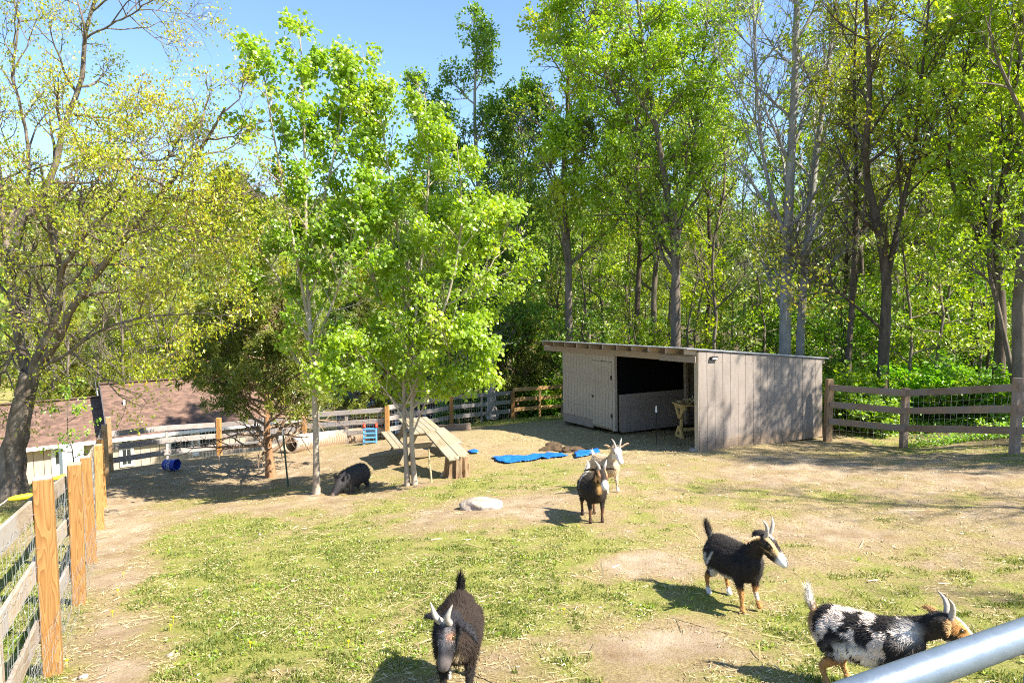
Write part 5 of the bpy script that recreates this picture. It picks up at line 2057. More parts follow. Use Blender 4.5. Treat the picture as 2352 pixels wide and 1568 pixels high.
# left: slope behind house and oak
for k in range(40):
    px = rng.uniform(-250, 720)
    y = rng.uniform(41, 66)
    x = (px - CX) / F * y
    h = (660 - 520) / F * y - gz(x, y)
    plant("y" if k % 4 else "bare", x, y, s=max(.5, h / 13.0 * rng.uniform(.55, .9)) if k % 4 else .75)
for k in range(16):
    px = rng.uniform(-200, 640)
    y = rng.uniform(38.5, 42)
    x = (px - CX) / F * y
    plant("v" if k % 2 else "bare", x, y, s=.9 + .4 * rng.random())
# sapling between the oak and the posts
sb = gbase(165, 1075, 16.6)
rg = np.random.default_rng(130)
ms = tree_meshes(131, [stem([(0, 0, 0), (.05, 0, .8), (-.05, 0, 1.7), (.1, 0, 2.5)], .02, .005, 9, rg, .02, 1)],
                 [dict(k=12, t0=.25, t1=1, ang=(1.0, 1.5), lens=lambda t, L: .3 + .7 * (1 - t), rr=.6, nseg=5, up=.02, wob=.12, rmin=.003),
                  dict(k=4, t0=.3, t1=1, ang=(.5, 1.0), lens=lambda t, L: .22 + 0 * t, rr=.6, nseg=3, up=0, wob=.15, rmin=.002)], dict(per=7, size=.085, droop=.2, out=.8, up=.7, spread=.04))
make_tree("dogwood_sapling", "thin layered sapling just behind the cluster of left fence posts", "sapling", sb + np.array([0, 0, -.1]), ms, M["bark_mid"], M["leaf_under"])

# ------------------------------------------------------------------ far forest on the ridge
rh = np.random.default_rng(77)
N = 2600
x = rh.uniform(-300, 200, N)
y = rh.uniform(85, 330, N)
keep = (np.abs(x) < y * .95)
x, y = x[keep], y[keep]
N = len(x)
z = hill_z(x, y)
r = rh.uniform(2.6, 4.6, N)
hgt = rh.uniform(7, 12, N)
Q = 120
dv = unit(rh.normal(size=(N, Q, 3)))
dv[..., 2] = np.abs(dv[..., 2]) * 1.2 - .45
rad = (.65 + .4 * rh.random((N, Q)))[..., None]
pos = np.stack([x, y, z + hgt * .62], -1)[:, None] + dv * rad * np.stack([r, r, hgt * .5], -1)[:, None]
tone = np.repeat(np.clip(.5 + .3 * rh.normal(size=N), 0, 1), Q)
pos = pos.reshape(-1, 3)
dd = unit(dv.reshape(-1, 3) + rh.normal(size=pos.shape) * .7)
fm = crown_mesh("forest", [leaves(pos, dd, 1.15 * (.6 + .8 * rh.random(len(pos))), rh, RHOMB, .4, np.clip(tone + .18 * rh.normal(size=len(pos)), 0, 1))])
M["leaf_far"] = leaf_mat("far_leaf", [(.09, .16, .014), (.18, .25, .022), (.27, .29, .035), (.24, .18, .10)], [0, .5, .85, 1], trans=.25, hue=0, val=0)
put("forest", fm, M["leaf_far"], kind="stuff")

# ------------------------------------------------------------------ animals
def cr(p, n):
    """smooth resampling of control rows"""
    p = np.array(p, float)
    q = np.vstack([2 * p[0] - p[1], p, 2 * p[-1] - p[-2]])
    m = len(p) - 1
    out = []
    for u in np.linspace(0, m - 1e-6, n):
        i = int(u)
        t = u - i
        a, b, c, d = q[i], q[i + 1], q[i + 2], q[i + 3]
        out.append(.5 * ((2 * b) + (c - a) * t + (2 * a - 5 * b + 4 * c - d) * t * t + (3 * b - a - 3 * c + d) * t ** 3))
    return np.array(out)


class Flesh:
    """closed elliptical lofts that are then fused into one skin"""

    def __init__(self):
        self.mb = MB()

    def loft(self, rows, side=(0, 1, 0), n=16, res=None, cap=True):
        """rows: x y z half_width half_height"""
        rows = cr(rows, res or len(rows) * 4)
        rows[:, 3:] = np.maximum(rows[:, 3:], .004)
        C = rows[:, :3]
        T = np.gradient(C, axis=0)
        T = unit(T)
        if cap:
            a, b = rows[0], rows[-1]
            add0 = [np.r_[a[:3] - T[0] * a[3] * .75 * math.sin(q), a[3:] * math.cos(q)] for q in (1.35, .9, .45)]
            add1 = [np.r_[b[:3] + T[-1] * b[3] * .75 * math.sin(q), b[3:] * math.cos(q)] for q in (.45, .9, 1.35)]
            rows = np.vstack([add0, rows, add1])
            T = np.vstack([[T[0]] * 3, T, [T[-1]] * 3])
            C = rows[:, :3]
        s = np.array(side, float)[None] - (T @ np.array(side, float))[:, None] * T
        s = unit(s)
        u = np.cross(T, s)
        an = np.arange(n) * 2 * math.pi / n
        V = C[:, None] + s[:, None] * (np.cos(an)[None, :, None] * rows[:, 3][:, None, None]) + u[:, None] * (np.sin(an)[None, :, None] * rows[:, 4][:, None, None])
        m = len(rows)
        fs = [(j * n + k, j * n + (k + 1) % n, (j + 1) * n + (k + 1) % n, (j + 1) * n + k) for j in range(m - 1) for k in range(n)]
        fs += [tuple(range(n - 1, -1, -1)), tuple((m - 1) * n + k for k in range(n))]
        self.mb.add(V.reshape(-1, 3), fs)
        return self

    def fuse(self, name, voxel, smooth=5):
        me = self.mb.mesh(name)
        bm = bmesh.new()
        bm.from_mesh(me)
        bmesh.ops.recalc_face_normals(bm, faces=bm.faces)
        bm.to_mesh(me)
        bm.free()
        o = bpy.data.objects.new("tmp", me)
        COL.objects.link(o)
        r = o.modifiers.new("r", 'REMESH')
        r.mode = 'VOXEL'
        r.voxel_size = voxel
        s = o.modifiers.new("s", 'SMOOTH')
        s.factor = .5
        s.iterations = smooth
        bpy.context.view_layer.update()
        out = bpy.data.meshes.new_from_object(o.evaluated_get(bpy.context.evaluated_depsgraph_get()))
        bpy.data.objects.remove(o)
        out.name = name
        out.polygons.foreach_set("use_smooth", np.ones(len(out.polygons), bool))
        return out


def verts_of(me):
    a = np.empty(len(me.vertices) * 3)
    me.vertices.foreach_get("co", a)
    n = np.empty(len(me.vertices) * 3)
    me.vertices.foreach_get("normal", n)
    return a.reshape(-1, 3), n.reshape(-1, 3)


def fur(name, me, colors, count, length, parent, mat, rng, flow, lift=.35, width=.0022, skip=None):
    P, Nn = verts_of(me)
    i = rng.integers(0, len(P), count)
    if skip is not None:
        i = i[~skip[i]]
    p = P[i] + rng.normal(size=(len(i), 3)) * .003
    n = Nn[i]
    f = flow(P[i])
    f = unit(f - (f * n).sum(1, keepdims=True) * n + rng.normal(size=f.shape) * .25)
    L = (length(P[i]) * (.6 + .8 * rng.random(len(i))))[:, None]
    d = unit(f * (1 - lift) + n * lift)
    s = unit(np.cross(d, n)) * width
    tip = p + d * L
    V = np.stack([p - s - n * .002, p + s - n * .002, tip], 1).reshape(-1, 3)
    c = np.repeat(colors[i] * (.75 + .5 * rng.random((len(i), 1))), 3, axis=0)
    fm = mesh_np(name, V, [np.arange(len(V)).reshape(-1, 3)], colors={"coat": c})
    return put(name, fm, mat, parent, kind="stuff")


def head_frame(hd, roll=0.0):
    x = unit(np.array(hd, float))
    y = unit(np.cross((0, 0, 1.0), x))
    z = np.cross(x, y)
    c, s = math.cos(roll), math.sin(roll)
    y, z = y * c + z * s, z * c - y * s
    return np.stack([x, y, z])


def goat(label, loc, heading, scale, neck, hd, colour, seed, feet=None, roll=0, ears=(0.0, 0.0), tail=(-.05, 0, .16), horn=1.0, nfur=9000, voxel=.0085, belly=1.0, furlen=1.0, horn_mat="horn", hs=1.2, ear_fwd=(0, 0), ear_flat=False, ear_lift=(0.02, 0.02)):
    """neck: direction of the neck; hd: where the nose points (own frame, x forward, y left, z up)"""
    rng = np.random.default_rng(seed)
    fl = Flesh()
    w = belly
    fl.loft([(-.335, 0, .445, .045, .06), (-.30, 0, .43, .092, .115), (-.21, 0, .415, .125 * w, .145), (-.06, 0, .385, .155 * w, .165), (.09, 0, .385, .148 * w, .16),
             (.21, 0, .405, .12, .15), (.29, 0, .42, .088, .118), (.335, 0, .43, .05, .07)], n=20)
    S = np.array([.22, 0, .45])
    nd = unit(np.array(neck, float))
    HBp = S + nd * .27
    H = head_frame(hd, roll)

    def hp(x, y, z):
        x, y, z = x * hs, y * hs, z * hs
        return HBp + H[0] * x + H[1] * y + H[2] * z
    mid = S + nd * .14 + np.array([0, 0, .005])
    fl.loft([(*(S - nd * .06), .085, .125), (*(S + nd * .04), .075, .108), (*mid, .058, .078), (*(hp(-.01, 0, -.01)), .05 * hs, .062 * hs)], n=16)
    def hl(rows, **k):
        fl.loft([(*hp(*q[:3]), q[3] * hs, q[4] * hs) for q in rows], **k)
    hl([(-.055, 0, -.005, .035, .038), (-.02, 0, .005, .052, .055), (.04, 0, .002, .055, .060), (.09, 0, -.012, .044, .052), (.14, 0, -.026, .038, .042),
        (.18, 0, -.036, .037, .036), (.2, 0, -.040, .031, .029)], side=H[1], n=16)
    hl([(.03, 0, -.045, .03, .025), (.10, 0, -.058, .026, .022), (.17, 0, -.062, .02, .016)], side=H[1], n=10)
    for s in (1, -1):
        hl([(.05, s * .036, .034, .016, .010), (.085, s * .036, .024, .014, .008)], side=H[1], n=8)
    for s, el, lz, ef in ((1, ears[0], ear_lift[0], ear_fwd[0]), (-1, ears[1], ear_lift[1], ear_fwd[1])):
        e0, e1, e2, e3 = hp(-.012, s * .042, .022), hp(-.022 - .2 * el + ef * .35, s * .09, .024 + lz * .3 - el * .3), hp(-.03 - .5 * el + ef * .75, s * .135, .012 + lz * .8 - el), hp(-.032 - .6 * el + ef * 1.2, s * .165, -.004 + lz - 1.7 * el)
        fl.loft([(*e0, .018, .013), (*e1, .027, .0100), (*e2, .023, .0095), (*e3, .010, .0085)], side=(H[0] * 1.0 + H[2] * .35) if ear_flat else (H[2] * 1.0 + H[0] * .45), n=10)
    ft = {"fl": (0, 0), "fr": (0, 0), "bl": (0, 0), "br": (0, 0)}
    ft.update(feet or {})
    for key, s in (("fl", 1), ("fr", -1)):
        dxf, dz = ft[key][:2]
        fold = ft[key][2] if len(ft[key]) > 2 else 0
        fl.loft([(.20, s * .085, .42, .055, .085), (.195, s * .088, .33, .045, .062), (.19 + dxf * .25, s * .082, .25 + dz * .3, .031, .038), (.205 + dxf * .6 + fold, s * .078, .155 + dz * .8, .0235, .026),
                 (.2 + dxf * .85 + fold * .4, s * .076, .085 + dz, .0165, .018), (.2 + dxf - fold * .2, s * .076, .04 + dz, .021, .022), (.212 + dxf - fold * .2, s * .076, .012 + dz, .026, .03)], n=12)
    for key, s in (("bl", 1), ("br", -1)):
        dxf, dz = ft[key][:2]
        fl.loft([(-.20, s * .075, .42, .075, .11), (-.185, s * .092, .335, .062, .09), (-.165 + dxf * .2, s * .092, .265 + dz * .2, .042, .056), (-.225 + dxf * .6, s * .085, .195 + dz * .6, .026, .031),
                 (-.262 + dxf * .8, s * .08, .16 + dz * .8, .021, .026), (-.25 + dxf * .95, s * .078, .09 + dz, .0165, .019), (-.24 + dxf, s * .077, .04 + dz, .021, .022), (-.222 + dxf, s * .077, .012 + dz, .026, .03)], n=12)
    tv = np.array(tail, float)
    t0 = np.array([-.325, 0, .475])
    fl.loft([(*t0, .028, .024), (*(t0 + tv * .45 + [-.012, 0, 0]), .03, .016), (*(t0 + tv), .018, .010)], n=10)
    me = fl.fuse("body", voxel)
    P, Nn = verts_of(me)
    Hl = (P - HBp) @ H.T / hs
    head = (Hl[:, 0] > -.06) & (np.abs(Hl[:, 1]) < .2) & (np.linalg.norm(Hl * [1, .9, 1.2], axis=1) < .27) & (Hl[:, 0] > -.06 - .1 * (np.abs(Hl[:, 1]) > .05)) & (Hl[:, 2] > -.11)
    tl = np.clip(((P - t0) @ tv) / (tv @ tv), -1, 2)
    istail = (P[:, 0] < -.30) & (P[:, 2] > .50)
    c = colour(P, Hl, head, istail, tl, rng)
    hoof = P[:, 2] < .032 + np.where(P[:, 0] > 0, 0, 0)
    at = me.attributes.new("coat", 'FLOAT_COLOR', 'POINT')
    at.data.foreach_set("color", np.c_[c, np.ones(len(c))].astype(np.float32).ravel())
    hx, hy = heading
    L = math.hypot(hx, hy)
    hx, hy = hx / L, hy / L
    zf, zb = gz(loc[0] + hx * .2 * scale, loc[1] + hy * .2 * scale), gz(loc[0] - hx * .23 * scale, loc[1] - hy * .23 * scale)
    t = thing("goat", label, "goat", (loc[0], loc[1], (zf + zb) / 2))
    t.rotation_euler = (0, -math.atan2(zf - zb, .43 * scale), math.atan2(hy, hx))
    t.scale = (scale,) * 3
    put("body", me, M["coat"], t)
    for s in (1, -1):
        b0 = hp(.012, s * .024, .045)
        pts = [b0, b0 + H[2] * .045 - H[0] * .008 + H[1] * s * .010, b0 + H[2] * .085 * horn - H[0] * .034 + H[1] * s * .026, b0 + H[2] * .11 * horn - H[0] * .075 + H[1] * s * .05]
        r = cr(np.c_[np.array(pts), [.021, .018, .0125, .003]], 12)
        V, Fq = tubes(r[None, :, :3], r[None, :, 3], 10)
        put("horn", mesh_np("horn", V, [Fq], smooth=True), M[horn_mat], t)
        em = MB()
        bm = bmesh.new()
        bmesh.ops.create_icosphere(bm, subdivisions=2, radius=.0125 * hs)
        bmesh.ops.translate(bm, vec=Vector(hp(.068, s * .0455, .014)), verts=bm.verts)
        e = bpy.data.meshes.new("eye")
        for f in bm.faces:
            f.smooth = True
        bm.to_mesh(e)
        bm.free()
        put("eye", e, M["eye"], t)
    if nfur:
        skip = hoof | (head & (np.abs(Hl[:, 1]) < .06) & (Hl[:, 0] > .12))
        flow = lambda p: np.c_[-np.ones(len(p)) * .8, np.zeros(len(p)), np.where(p[:, 2] > .5, .25, -.75)] + np.where(((p[:, 0] < -.30) & (p[:, 2] > .5))[:, None], np.array([[.8, 0, 1.6]]), 0)
        leng = lambda p: furlen * np.where((p[:, 0] < -.31) & (p[:, 2] > .51), .05, np.where(p[:, 2] < .2, .009, np.where(p[:, 0] > .34, .011, .024)))
        fur("coat_hair", me, c, nfur, leng, t, M["coat"], rng, flow, skip=skip)
    return t


def mixc(c, k, col):
    k = np.clip(k, 0, 1)[:, None]
    return c * (1 - k) + np.array(col) * k


BLK, BRN, TAN, WHT, CRM = (.014, .012, .011), (.045, .028, .018), (.38, .19, .06), (.72, .68, .62), (.70, .50, .30)


def col_near(P, Hl, head, tail, tl, rng):
    c = np.tile(np.array(BRN) * .75, (len(P), 1))
    c = mixc(c, .6 * noise3(P * 7 + 9, 2), BLK)
    c = mixc(c, (P[:, 2] < .25) * .8, BLK)
    c = mixc(c, tail * 1.0, BLK)
    c = mixc(c, head * .85, (.022, .022, .026))
    str_ = head * sstep(.022, .008, np.abs(Hl[:, 1] - .03)) * sstep(.02, .05, Hl[:, 0]) * sstep(.13, .08, Hl[:, 0]) * (Hl[:, 2] > 0)
    c = mixc(c, str_ * .5, (.25, .24, .24))
    c = mixc(c, head * sstep(.14, .18, Hl[:, 0]) * .45, (.22, .18, .16))
    c = mixc(c, head * np.exp(-((Hl[:, 0] - .072) ** 2 + (Hl[:, 2] - .028) ** 2) / .0003) * (Hl[:, 1] > .02) * .7, (.5, .24, .13))
    c = mixc(c, head * np.exp(-((Hl[:, 0] - .012) ** 2 + (Hl[:, 1]) ** 2) / .0002) * (Hl[:, 2] > .02), (.65, .62, .58))
    c = mixc(c, np.exp(-((P[:, 1] - .01) ** 2 + (P[:, 2] - .33) ** 2) / .0006) * (P[:, 0] > .25) * .8, (.4, .3, .18))
    c = mixc(c, sstep(.12, .02, P[:, 2]) * (np.abs(P[:, 1]) < .07) * .6, WHT)
    nos = head * np.exp(-((Hl[:, 0] - .205) ** 2 + (np.abs(Hl[:, 1]) - .016) ** 2 + (Hl[:, 2] + .028) ** 2) / .00012)
    c = mixc(c, nos * .95, (.008, .006, .006))
    c = mixc(c, head * (Hl[:, 0] > .15) * np.exp(-((Hl[:, 2] + .056) / .005) ** 2) * .9, (.01, .008, .008))
    c = mixc(c, head * sstep(.03, .012, np.abs(Hl[:, 1])) * sstep(.05, .08, Hl[:, 0]) * sstep(.16, .12, Hl[:, 0]) * (Hl[:, 2] > 0) * .4, (.16, .16, .18))
    return c


def col_mid(P, Hl, head, tail, tl, rng):
    c = np.tile(np.array((.020, .016, .014)), (len(P), 1))
    c = mixc(c, .35 * noise3(P * 8 + 5, 3), (.045, .038, .034))
    c = mixc(c, sstep(.24, .17, P[:, 2]) * 1.0, TAN)
    c = mixc(c, sstep(.085, .05, P[:, 2]) * (P[:, 0] < 0), WHT)
    c = mixc(c, sstep(.17, .14, P[:, 2]) * sstep(.09, .11, P[:, 2]) * (P[:, 0] > 0) * (P[:, 1] > 0) * .6, WHT)
    side = (P[:, 1] < 0)
    l1 = np.exp(-((P[:, 0] + .13 + (P[:, 2] - .40) * -.75) / .014) ** 2) * sstep(.29, .33, P[:, 2]) * sstep(.46, .43, P[:, 2])
    l2 = np.exp(-((P[:, 0] + .21) / .016) ** 2) * sstep(.33, .35, P[:, 2]) * sstep(.42, .40, P[:, 2])
    c = mixc(c, side * np.clip(l1 + l2, 0, 1) * .9, WHT)
    c = mixc(c, sstep(.30, .25, P[:, 2]) * (np.abs(P[:, 0] + .02) < .16) * (P[:, 2] > .2) * .9, WHT)
    str_ = head * sstep(.012, .007, np.abs(np.abs(Hl[:, 1]) - .036 + .12 * np.clip(Hl[:, 0] - .06, 0, 1))) * sstep(-.01, .02, Hl[:, 0]) * (Hl[:, 2] > -.03)
    c = mixc(c, str_, (.62, .42, .2))
    c = mixc(c, head * sstep(.13, .17, Hl[:, 0]) * 1.0, WHT)
    c = mixc(c, head * (Hl[:, 0] > .19) * np.exp(-(Hl[:, 1] / .014) ** 2) * sstep(-.045, -.03, Hl[:, 2]), (.05, .04, .04))
    c = mixc(c, head * sstep(.052, .066, np.abs(Hl[:, 1])), (.55, .36, .2))
    c = mixc(c, head * np.exp(-((Hl[:, 0] - .03) ** 2) / .0006) * sstep(.02, .01, np.abs(Hl[:, 1])) * (Hl[:, 2] > .03) * .8, WHT)
    c = mixc(c, tail * sstep(.0, .25, -tl + .3) * .4, WHT)
    return c


def col_far(P, Hl, head, tail, tl, rng):
    c = np.tile(np.array((.030, .022, .016)), (len(P), 1))
    c = mixc(c, sstep(.2, .14, P[:, 2]) * .65, (.20, .09, .04))
    c = mixc(c, sstep(.10, .06, P[:, 2]) * .7, BLK)
    l1 = np.exp(-((P[:, 0] + .1 + .3 * (P[:, 2] - .38)) / .02) ** 2) * (P[:, 1] < -.03)
    c = mixc(c, l1 * .9, (.6, .56, .5))
    c = mixc(c, (P[:, 0] < -.2) * (P[:, 1] < -.05) * (P[:, 2] < .42) * (P[:, 2] > .3) * .7, (.6, .56, .5))
    c = mixc(c, head * sstep(.012, .006, np.abs(np.abs(Hl[:, 1]) - .04)) * (Hl[:, 0] > 0) * (Hl[:, 0] < .13), (.5, .26, .13))
    c = mixc(c, head * sstep(.13, .16, Hl[:, 0]), (.62, .56, .52))
    c = mixc(c, np.exp(-(P[:, 1] / .03) ** 2) * (P[:, 0] > .22) * (P[:, 2] > .38) * (~head) * .8, (.38, .22, .07))
    c = mixc(c, tail * .95, WHT)
    return c


def col_cream(P, Hl, head, tail, tl, rng):
    c = np.tile(np.array((.44, .31, .19)), (len(P), 1))
    c = mixc(c, .5 * noise3(P * 5 + 3, 6), (.55, .43, .30))
    c = mixc(c, head * (np.abs(Hl[:, 1]) < .05) * (Hl[:, 0] > .0), (.66, .60, .54))
    c = mixc(c, sstep(.12, .06, P[:, 2]) * .6, (.75, .66, .56))
    c = mixc(c, tail * .8, (.8, .76, .7))
    return c


def col_spot(P, Hl, head, tail, tl, rng):
    c = np.tile(np.array((.018, .015, .014)), (len(P), 1))
    n1 = noise3(P * [13, 13, 13] + 11, 8)
    n2 = noise3(P * [27, 27, 27] + 31, 9)
    m = .6 * n1 + .4 * n2
    left = 1.0
    up = sstep(.40, .52, P[:, 2])
    body = (P[:, 0] > -.33) & (P[:, 2] > .2) & ~head
    c = mixc(c, body * sstep(.545, .575, m + .015 * up) * (P[:, 0] < .25), (.62, .52, .43))
    bel = np.exp(-(((P[:, 0] + .02) / .15) ** 2 + ((P[:, 2] - .30) / .085) ** 2) ** 2)
    c = mixc(c, body * bel * sstep(.62, .56, n2), (.82, .80, .76))
    c = mixc(c, sstep(.27, .22, P[:, 2]) * (np.abs(P[:, 0]) > .12), (.46, .25, .09))
    c = mixc(c, (P[:, 0] < -.3) * (P[:, 2] < .5) * .8, (.42, .25, .11))
    c = mixc(c, sstep(.05, .03, P[:, 2]) * .7, WHT)
    c = mixc(c, tail * sstep(.1, .45, tl), WHT)
    c = mixc(c, tail * sstep(.45, .1, tl), (.4, .23, .1))
    c = mixc(c, head * 1.0, (.03, .024, .02))
    c = mixc(c, head * (np.abs(Hl[:, 1]) > .02) * sstep(.0, .04, Hl[:, 0]) * sstep(.14, .11, Hl[:, 0]) * (Hl[:, 2] > -.02), (.45, .22, .07))
    c = mixc(c, head * sstep(.028, .018, np.abs(Hl[:, 1])) * sstep(.03, .06, Hl[:, 0]), (.82, .8, .77))
    c = mixc(c, head * sstep(.15, .17, Hl[:, 0]), (.78, .74, .70))
    c = mixc(c, head * sstep(.052, .07, np.abs(Hl[:, 1])), (.45, .25, .1))
    c = mixc(c, np.exp(-((P[:, 0] - .30) ** 2 + (P[:, 2] - .50) ** 2) / .003) * (P[:, 1] < 0) * .9 * (~head), (.75, .7, .65))
    return c


def put_goat(px, py, **k):
    p = Gh(px, py)
    return (p[0], p[1])


g1 = W(1052, 1620, 4.22)
goat("near black horned goat looking down, closest to the bottom edge", (g1[0], g1[1]), (.03, -1), 1.04, (.88, -.06, .40), (.50, -.26, -.82), col_near, 1,
     roll=.12, ears=(.01, -.005), ear_fwd=(.085, .01), ear_flat=True, ear_lift=(-.01, .012), tail=(-.015, 0, .15), horn=.8, hs=1.1, nfur=26000, voxel=.0075, belly=.94, feet={"fl": (.03, 0), "fr": (-.02, 0)})
g2 = Gh(1688, 1384)
goat("black goat with white muzzle and tan legs striding across the lawn", (g2[0], g2[1]), (.28, -.95), 1.02, (.62, .10, .70), (.76, .36, -.52), col_mid, 2,
     ears=(.01, .01), ear_lift=(.0, .0), tail=(-.10, 0, .15), horn=1.15, nfur=22000, voxel=.0085, feet={"fl": (.03, .03, -.03), "fr": (.02, 0), "bl": (.03, 0), "br": (-.06, 0)})
g3 = Gh(1361, 1192)
goat("brown black goat with raised white tail facing the camera head on", (g3[0], g3[1]), (.12, -1), 1.08, (.62, .04, .78), (.86, .10, -.50), col_far, 3,
     ears=(.0, .0), ear_lift=(.005, .005), tail=(-.03, .04, .17), horn=.8, nfur=9000, voxel=.0095)
g4 = Gh(1391, 1127)
goat("cream goat with white face standing behind the brown black goat", (g4[0], g4[1]), (.36, -1), 1.06, (.60, .05, .80), (.84, -.10, -.52), col_cream, 4,
     ears=(-.01, -.01), ear_lift=(.06, .06), tail=(-.08, .0, .09), horn=1.1, nfur=7000, voxel=.0095, horn_mat="horn", feet={"fl": (.05, .02)})
g5 = W(2004, 1600, 4.12)
goat("spotted black and white goat partly hidden by the gate rail", (g5[0], g5[1]), (.62, -.78), .96, (.82, .26, .34), (.66, .58, -.46), col_spot, 5,
     ears=(.0, .01), ear_lift=(.02, .01), tail=(-.035, .0, .17), horn=1.05, nfur=26000, voxel=.0078, feet={"bl": (.05, 0), "br": (-.02, 0)})


def pig(label, loc, heading, scale, seed):
    rng = np.random.default_rng(seed)
    fl = Flesh()
    fl.loft([(-.40, 0, .36, .06, .08), (-.36, 0, .345, .13, .15), (-.24, 0, .33, .175, .19), (-.05, 0, .315, .19, .20), (.12, 0, .325, .175, .185), (.25, 0, .335, .145, .16), (.34, 0, .31, .12, .135)], n=20)
    fl.loft([(.26, 0, .33, .12, .14), (.38, 0, .27, .105, .12), (.47, -.01, .20, .085, .095), (.545, -.015, .13, .05, .055), (.595, -.02, .075, .042, .042), (.615, -.02, .055, .042, .04)], n=16)
    for s in (1, -1):
        fl.loft([(.375, s * .06, .34, .02, .02), (.40, s * .105, .395, .046, .012), (.43, s * .135, .45, .014, .01)], side=(.5, s * .5, -.6), n=10)
        fl.loft([(.2, s * .10, .27, .06, .075), (.205, s * .105, .16, .042, .05), (.21, s * .105, .07, .03, .032), (.22, s * .105, .014, .03, .034)], n=12)
        fl.loft([(-.26, s * .10, .28, .08, .11), (-.25, s * .11, .18, .055, .075), (-.30, s * .11, .10, .032, .038), (-.285, s * .11, .014, .03, .034)], n=12)
    fl.loft([(-.40, 0, .38, .014, .014), (-.45, .02, .34, .01, .01), (-.46, .02, .27, .008, .008)], n=8)
    me = fl.fuse("body", .010)
    P, Nn = verts_of(me)
    c = np.tile(np.array((.035, .034, .036)), (len(P), 1))
    c = mixc(c, .5 * noise3(P * 9 + 4, 2), (.075, .062, .058))
    c = mixc(c, sstep(.585, .61, P[:, 0]) * .8, (.22, .16, .12))
    c = mixc(c, sstep(.08, .03, P[:, 2]) * .6 * (P[:, 0] < .4), (.14, .10, .08))
    at = me.attributes.new("coat", 'FLOAT_COLOR', 'POINT')
    at.data.foreach_set("color", np.c_[c, np.ones(len(c))].astype(np.float32).ravel())
    t = thing("pig", label, "pig", (loc[0], loc[1], gz(loc[0], loc[1]) - .01), math.atan2(heading[1], heading[0]))
    t.scale = (scale,) * 3
    put("body", me, M["pigskin"], t)
    for s in (1, -1):
        bm = bmesh.new()
        bmesh.ops.create_icosphere(bm, subdivisions=1, radius=.011)
        bmesh.ops.translate(bm, vec=(.50, s * .066 - .01, .235), verts=bm.verts)
        e = bpy.data.meshes.new("eye")
        bm.to_mesh(e)
        bm.free()
        put("eye", e, M["eye"], t)
    fur("bristles", me, c * .8, 6000, lambda p: np.full(len(p), .034), t, M["pigskin"], rng, lambda p: np.c_[-np.ones(len(p)), np.zeros(len(p)), -.4 * np.ones(len(p))], .45, .0025)
    return t


pg = Gh(812, 1128)
pig("black pot bellied pig rooting in the dirt between the two maples", (pg[0], pg[1]), (-.42, -.90), 1.0, 6)

# ------------------------------------------------------------------ ground cover
rg = np.random.default_rng(500)


def view_points(n, ylo, yhi, power=1.0, margin=1.1):
    """random places on the land the lens sees, denser near"""
    u = rg.random(n)
    y = ylo * (yhi / ylo) ** (u ** power)
    x = (rg.random(n) - .5) * 1.5 * margin * y
    return x, y


def blade_mesh(name, x, y, h, w, lean, rnd):
    n = len(x)
    z = gh(x, y) + np.exp(-(np.maximum(y - 14, 0) / 10) ** 2) * .035 * (fbm(x * 6, y * 6, 3, 31) - .5) - .004
    a = rg.random(n) * 6.283
    s = np.stack([np.cos(a), np.sin(a), 0 * a], -1) * w[:, None] / 2
    b = a + rg.normal(size=n) * .8 + 1.57
    d = np.stack([np.cos(b), np.sin(b), 0 * b], -1)
    p = np.stack([x, y, z], -1)
    mid = p + d * (h * lean * .35)[:, None] + np.array([0, 0, 1]) * (h * .62 * (1 - lean * .3))[:, None]
    tip = p + d * (h * lean)[:, None] + np.array([0, 0, 1]) * (h * (1 - lean * .55))[:, None]
    V = np.stack([p - s, p + s, mid + s * .7, mid - s * .7, tip], 1).reshape(-1, 3)
    k = np.arange(n)[:, None] * 5
    return mesh_np(name, V, [k + np.array([[0, 1, 2, 3]]), k + np.array([[3, 2, 4]])], attrs={"rnd": np.repeat(rnd, 5)})


M["grass"] = leaf_mat("lawn_grass", [(.10, .145, .018), (.20, .235, .045), (.32, .32, .09), (.46, .39, .18)], [0, .45, .8, 1], trans=.3, hue=0, val=0)
M["straw"] = leaf_mat("dry_straw", [(.20, .14, .06), (.42, .33, .17), (.60, .50, .30)], [0, .5, 1], trans=.1, hue=0, val=0)
x, y = view_points(420000, 2.6, 17, .85)
inside = x > -3.2 - .585 * (y - 4.67) - 4
g, h_, w_ = cover(x, y)
tuft = fbm(x * 5.5, y * 5.5, 3, 61)
pr = sstep(.42, .84, g + 1.0 * (tuft - .5)) * (1 - .8 * w_)
k = rg.random(len(x)) < pr
x, y, tf = x[k], y[k], tuft[k]
hh = (.016 + .030 * rg.random(len(x)) + .03 * np.clip(tf - .5, 0, 1)) * (1 + .3 * (y < 5))
put("grass", blade_mesh("grass", x, y, hh, .004 + .004 * rg.random(len(x)) + .0006 * y, .2 + .7 * rg.random(len(x)),
                        np.clip(.38 + .9 * (fbm(x * 1.3, y * 1.3, 2, 71) - .5) + .33 * rg.normal(size=len(x)) * .8, 0, 1)), M["grass"], kind="stuff")


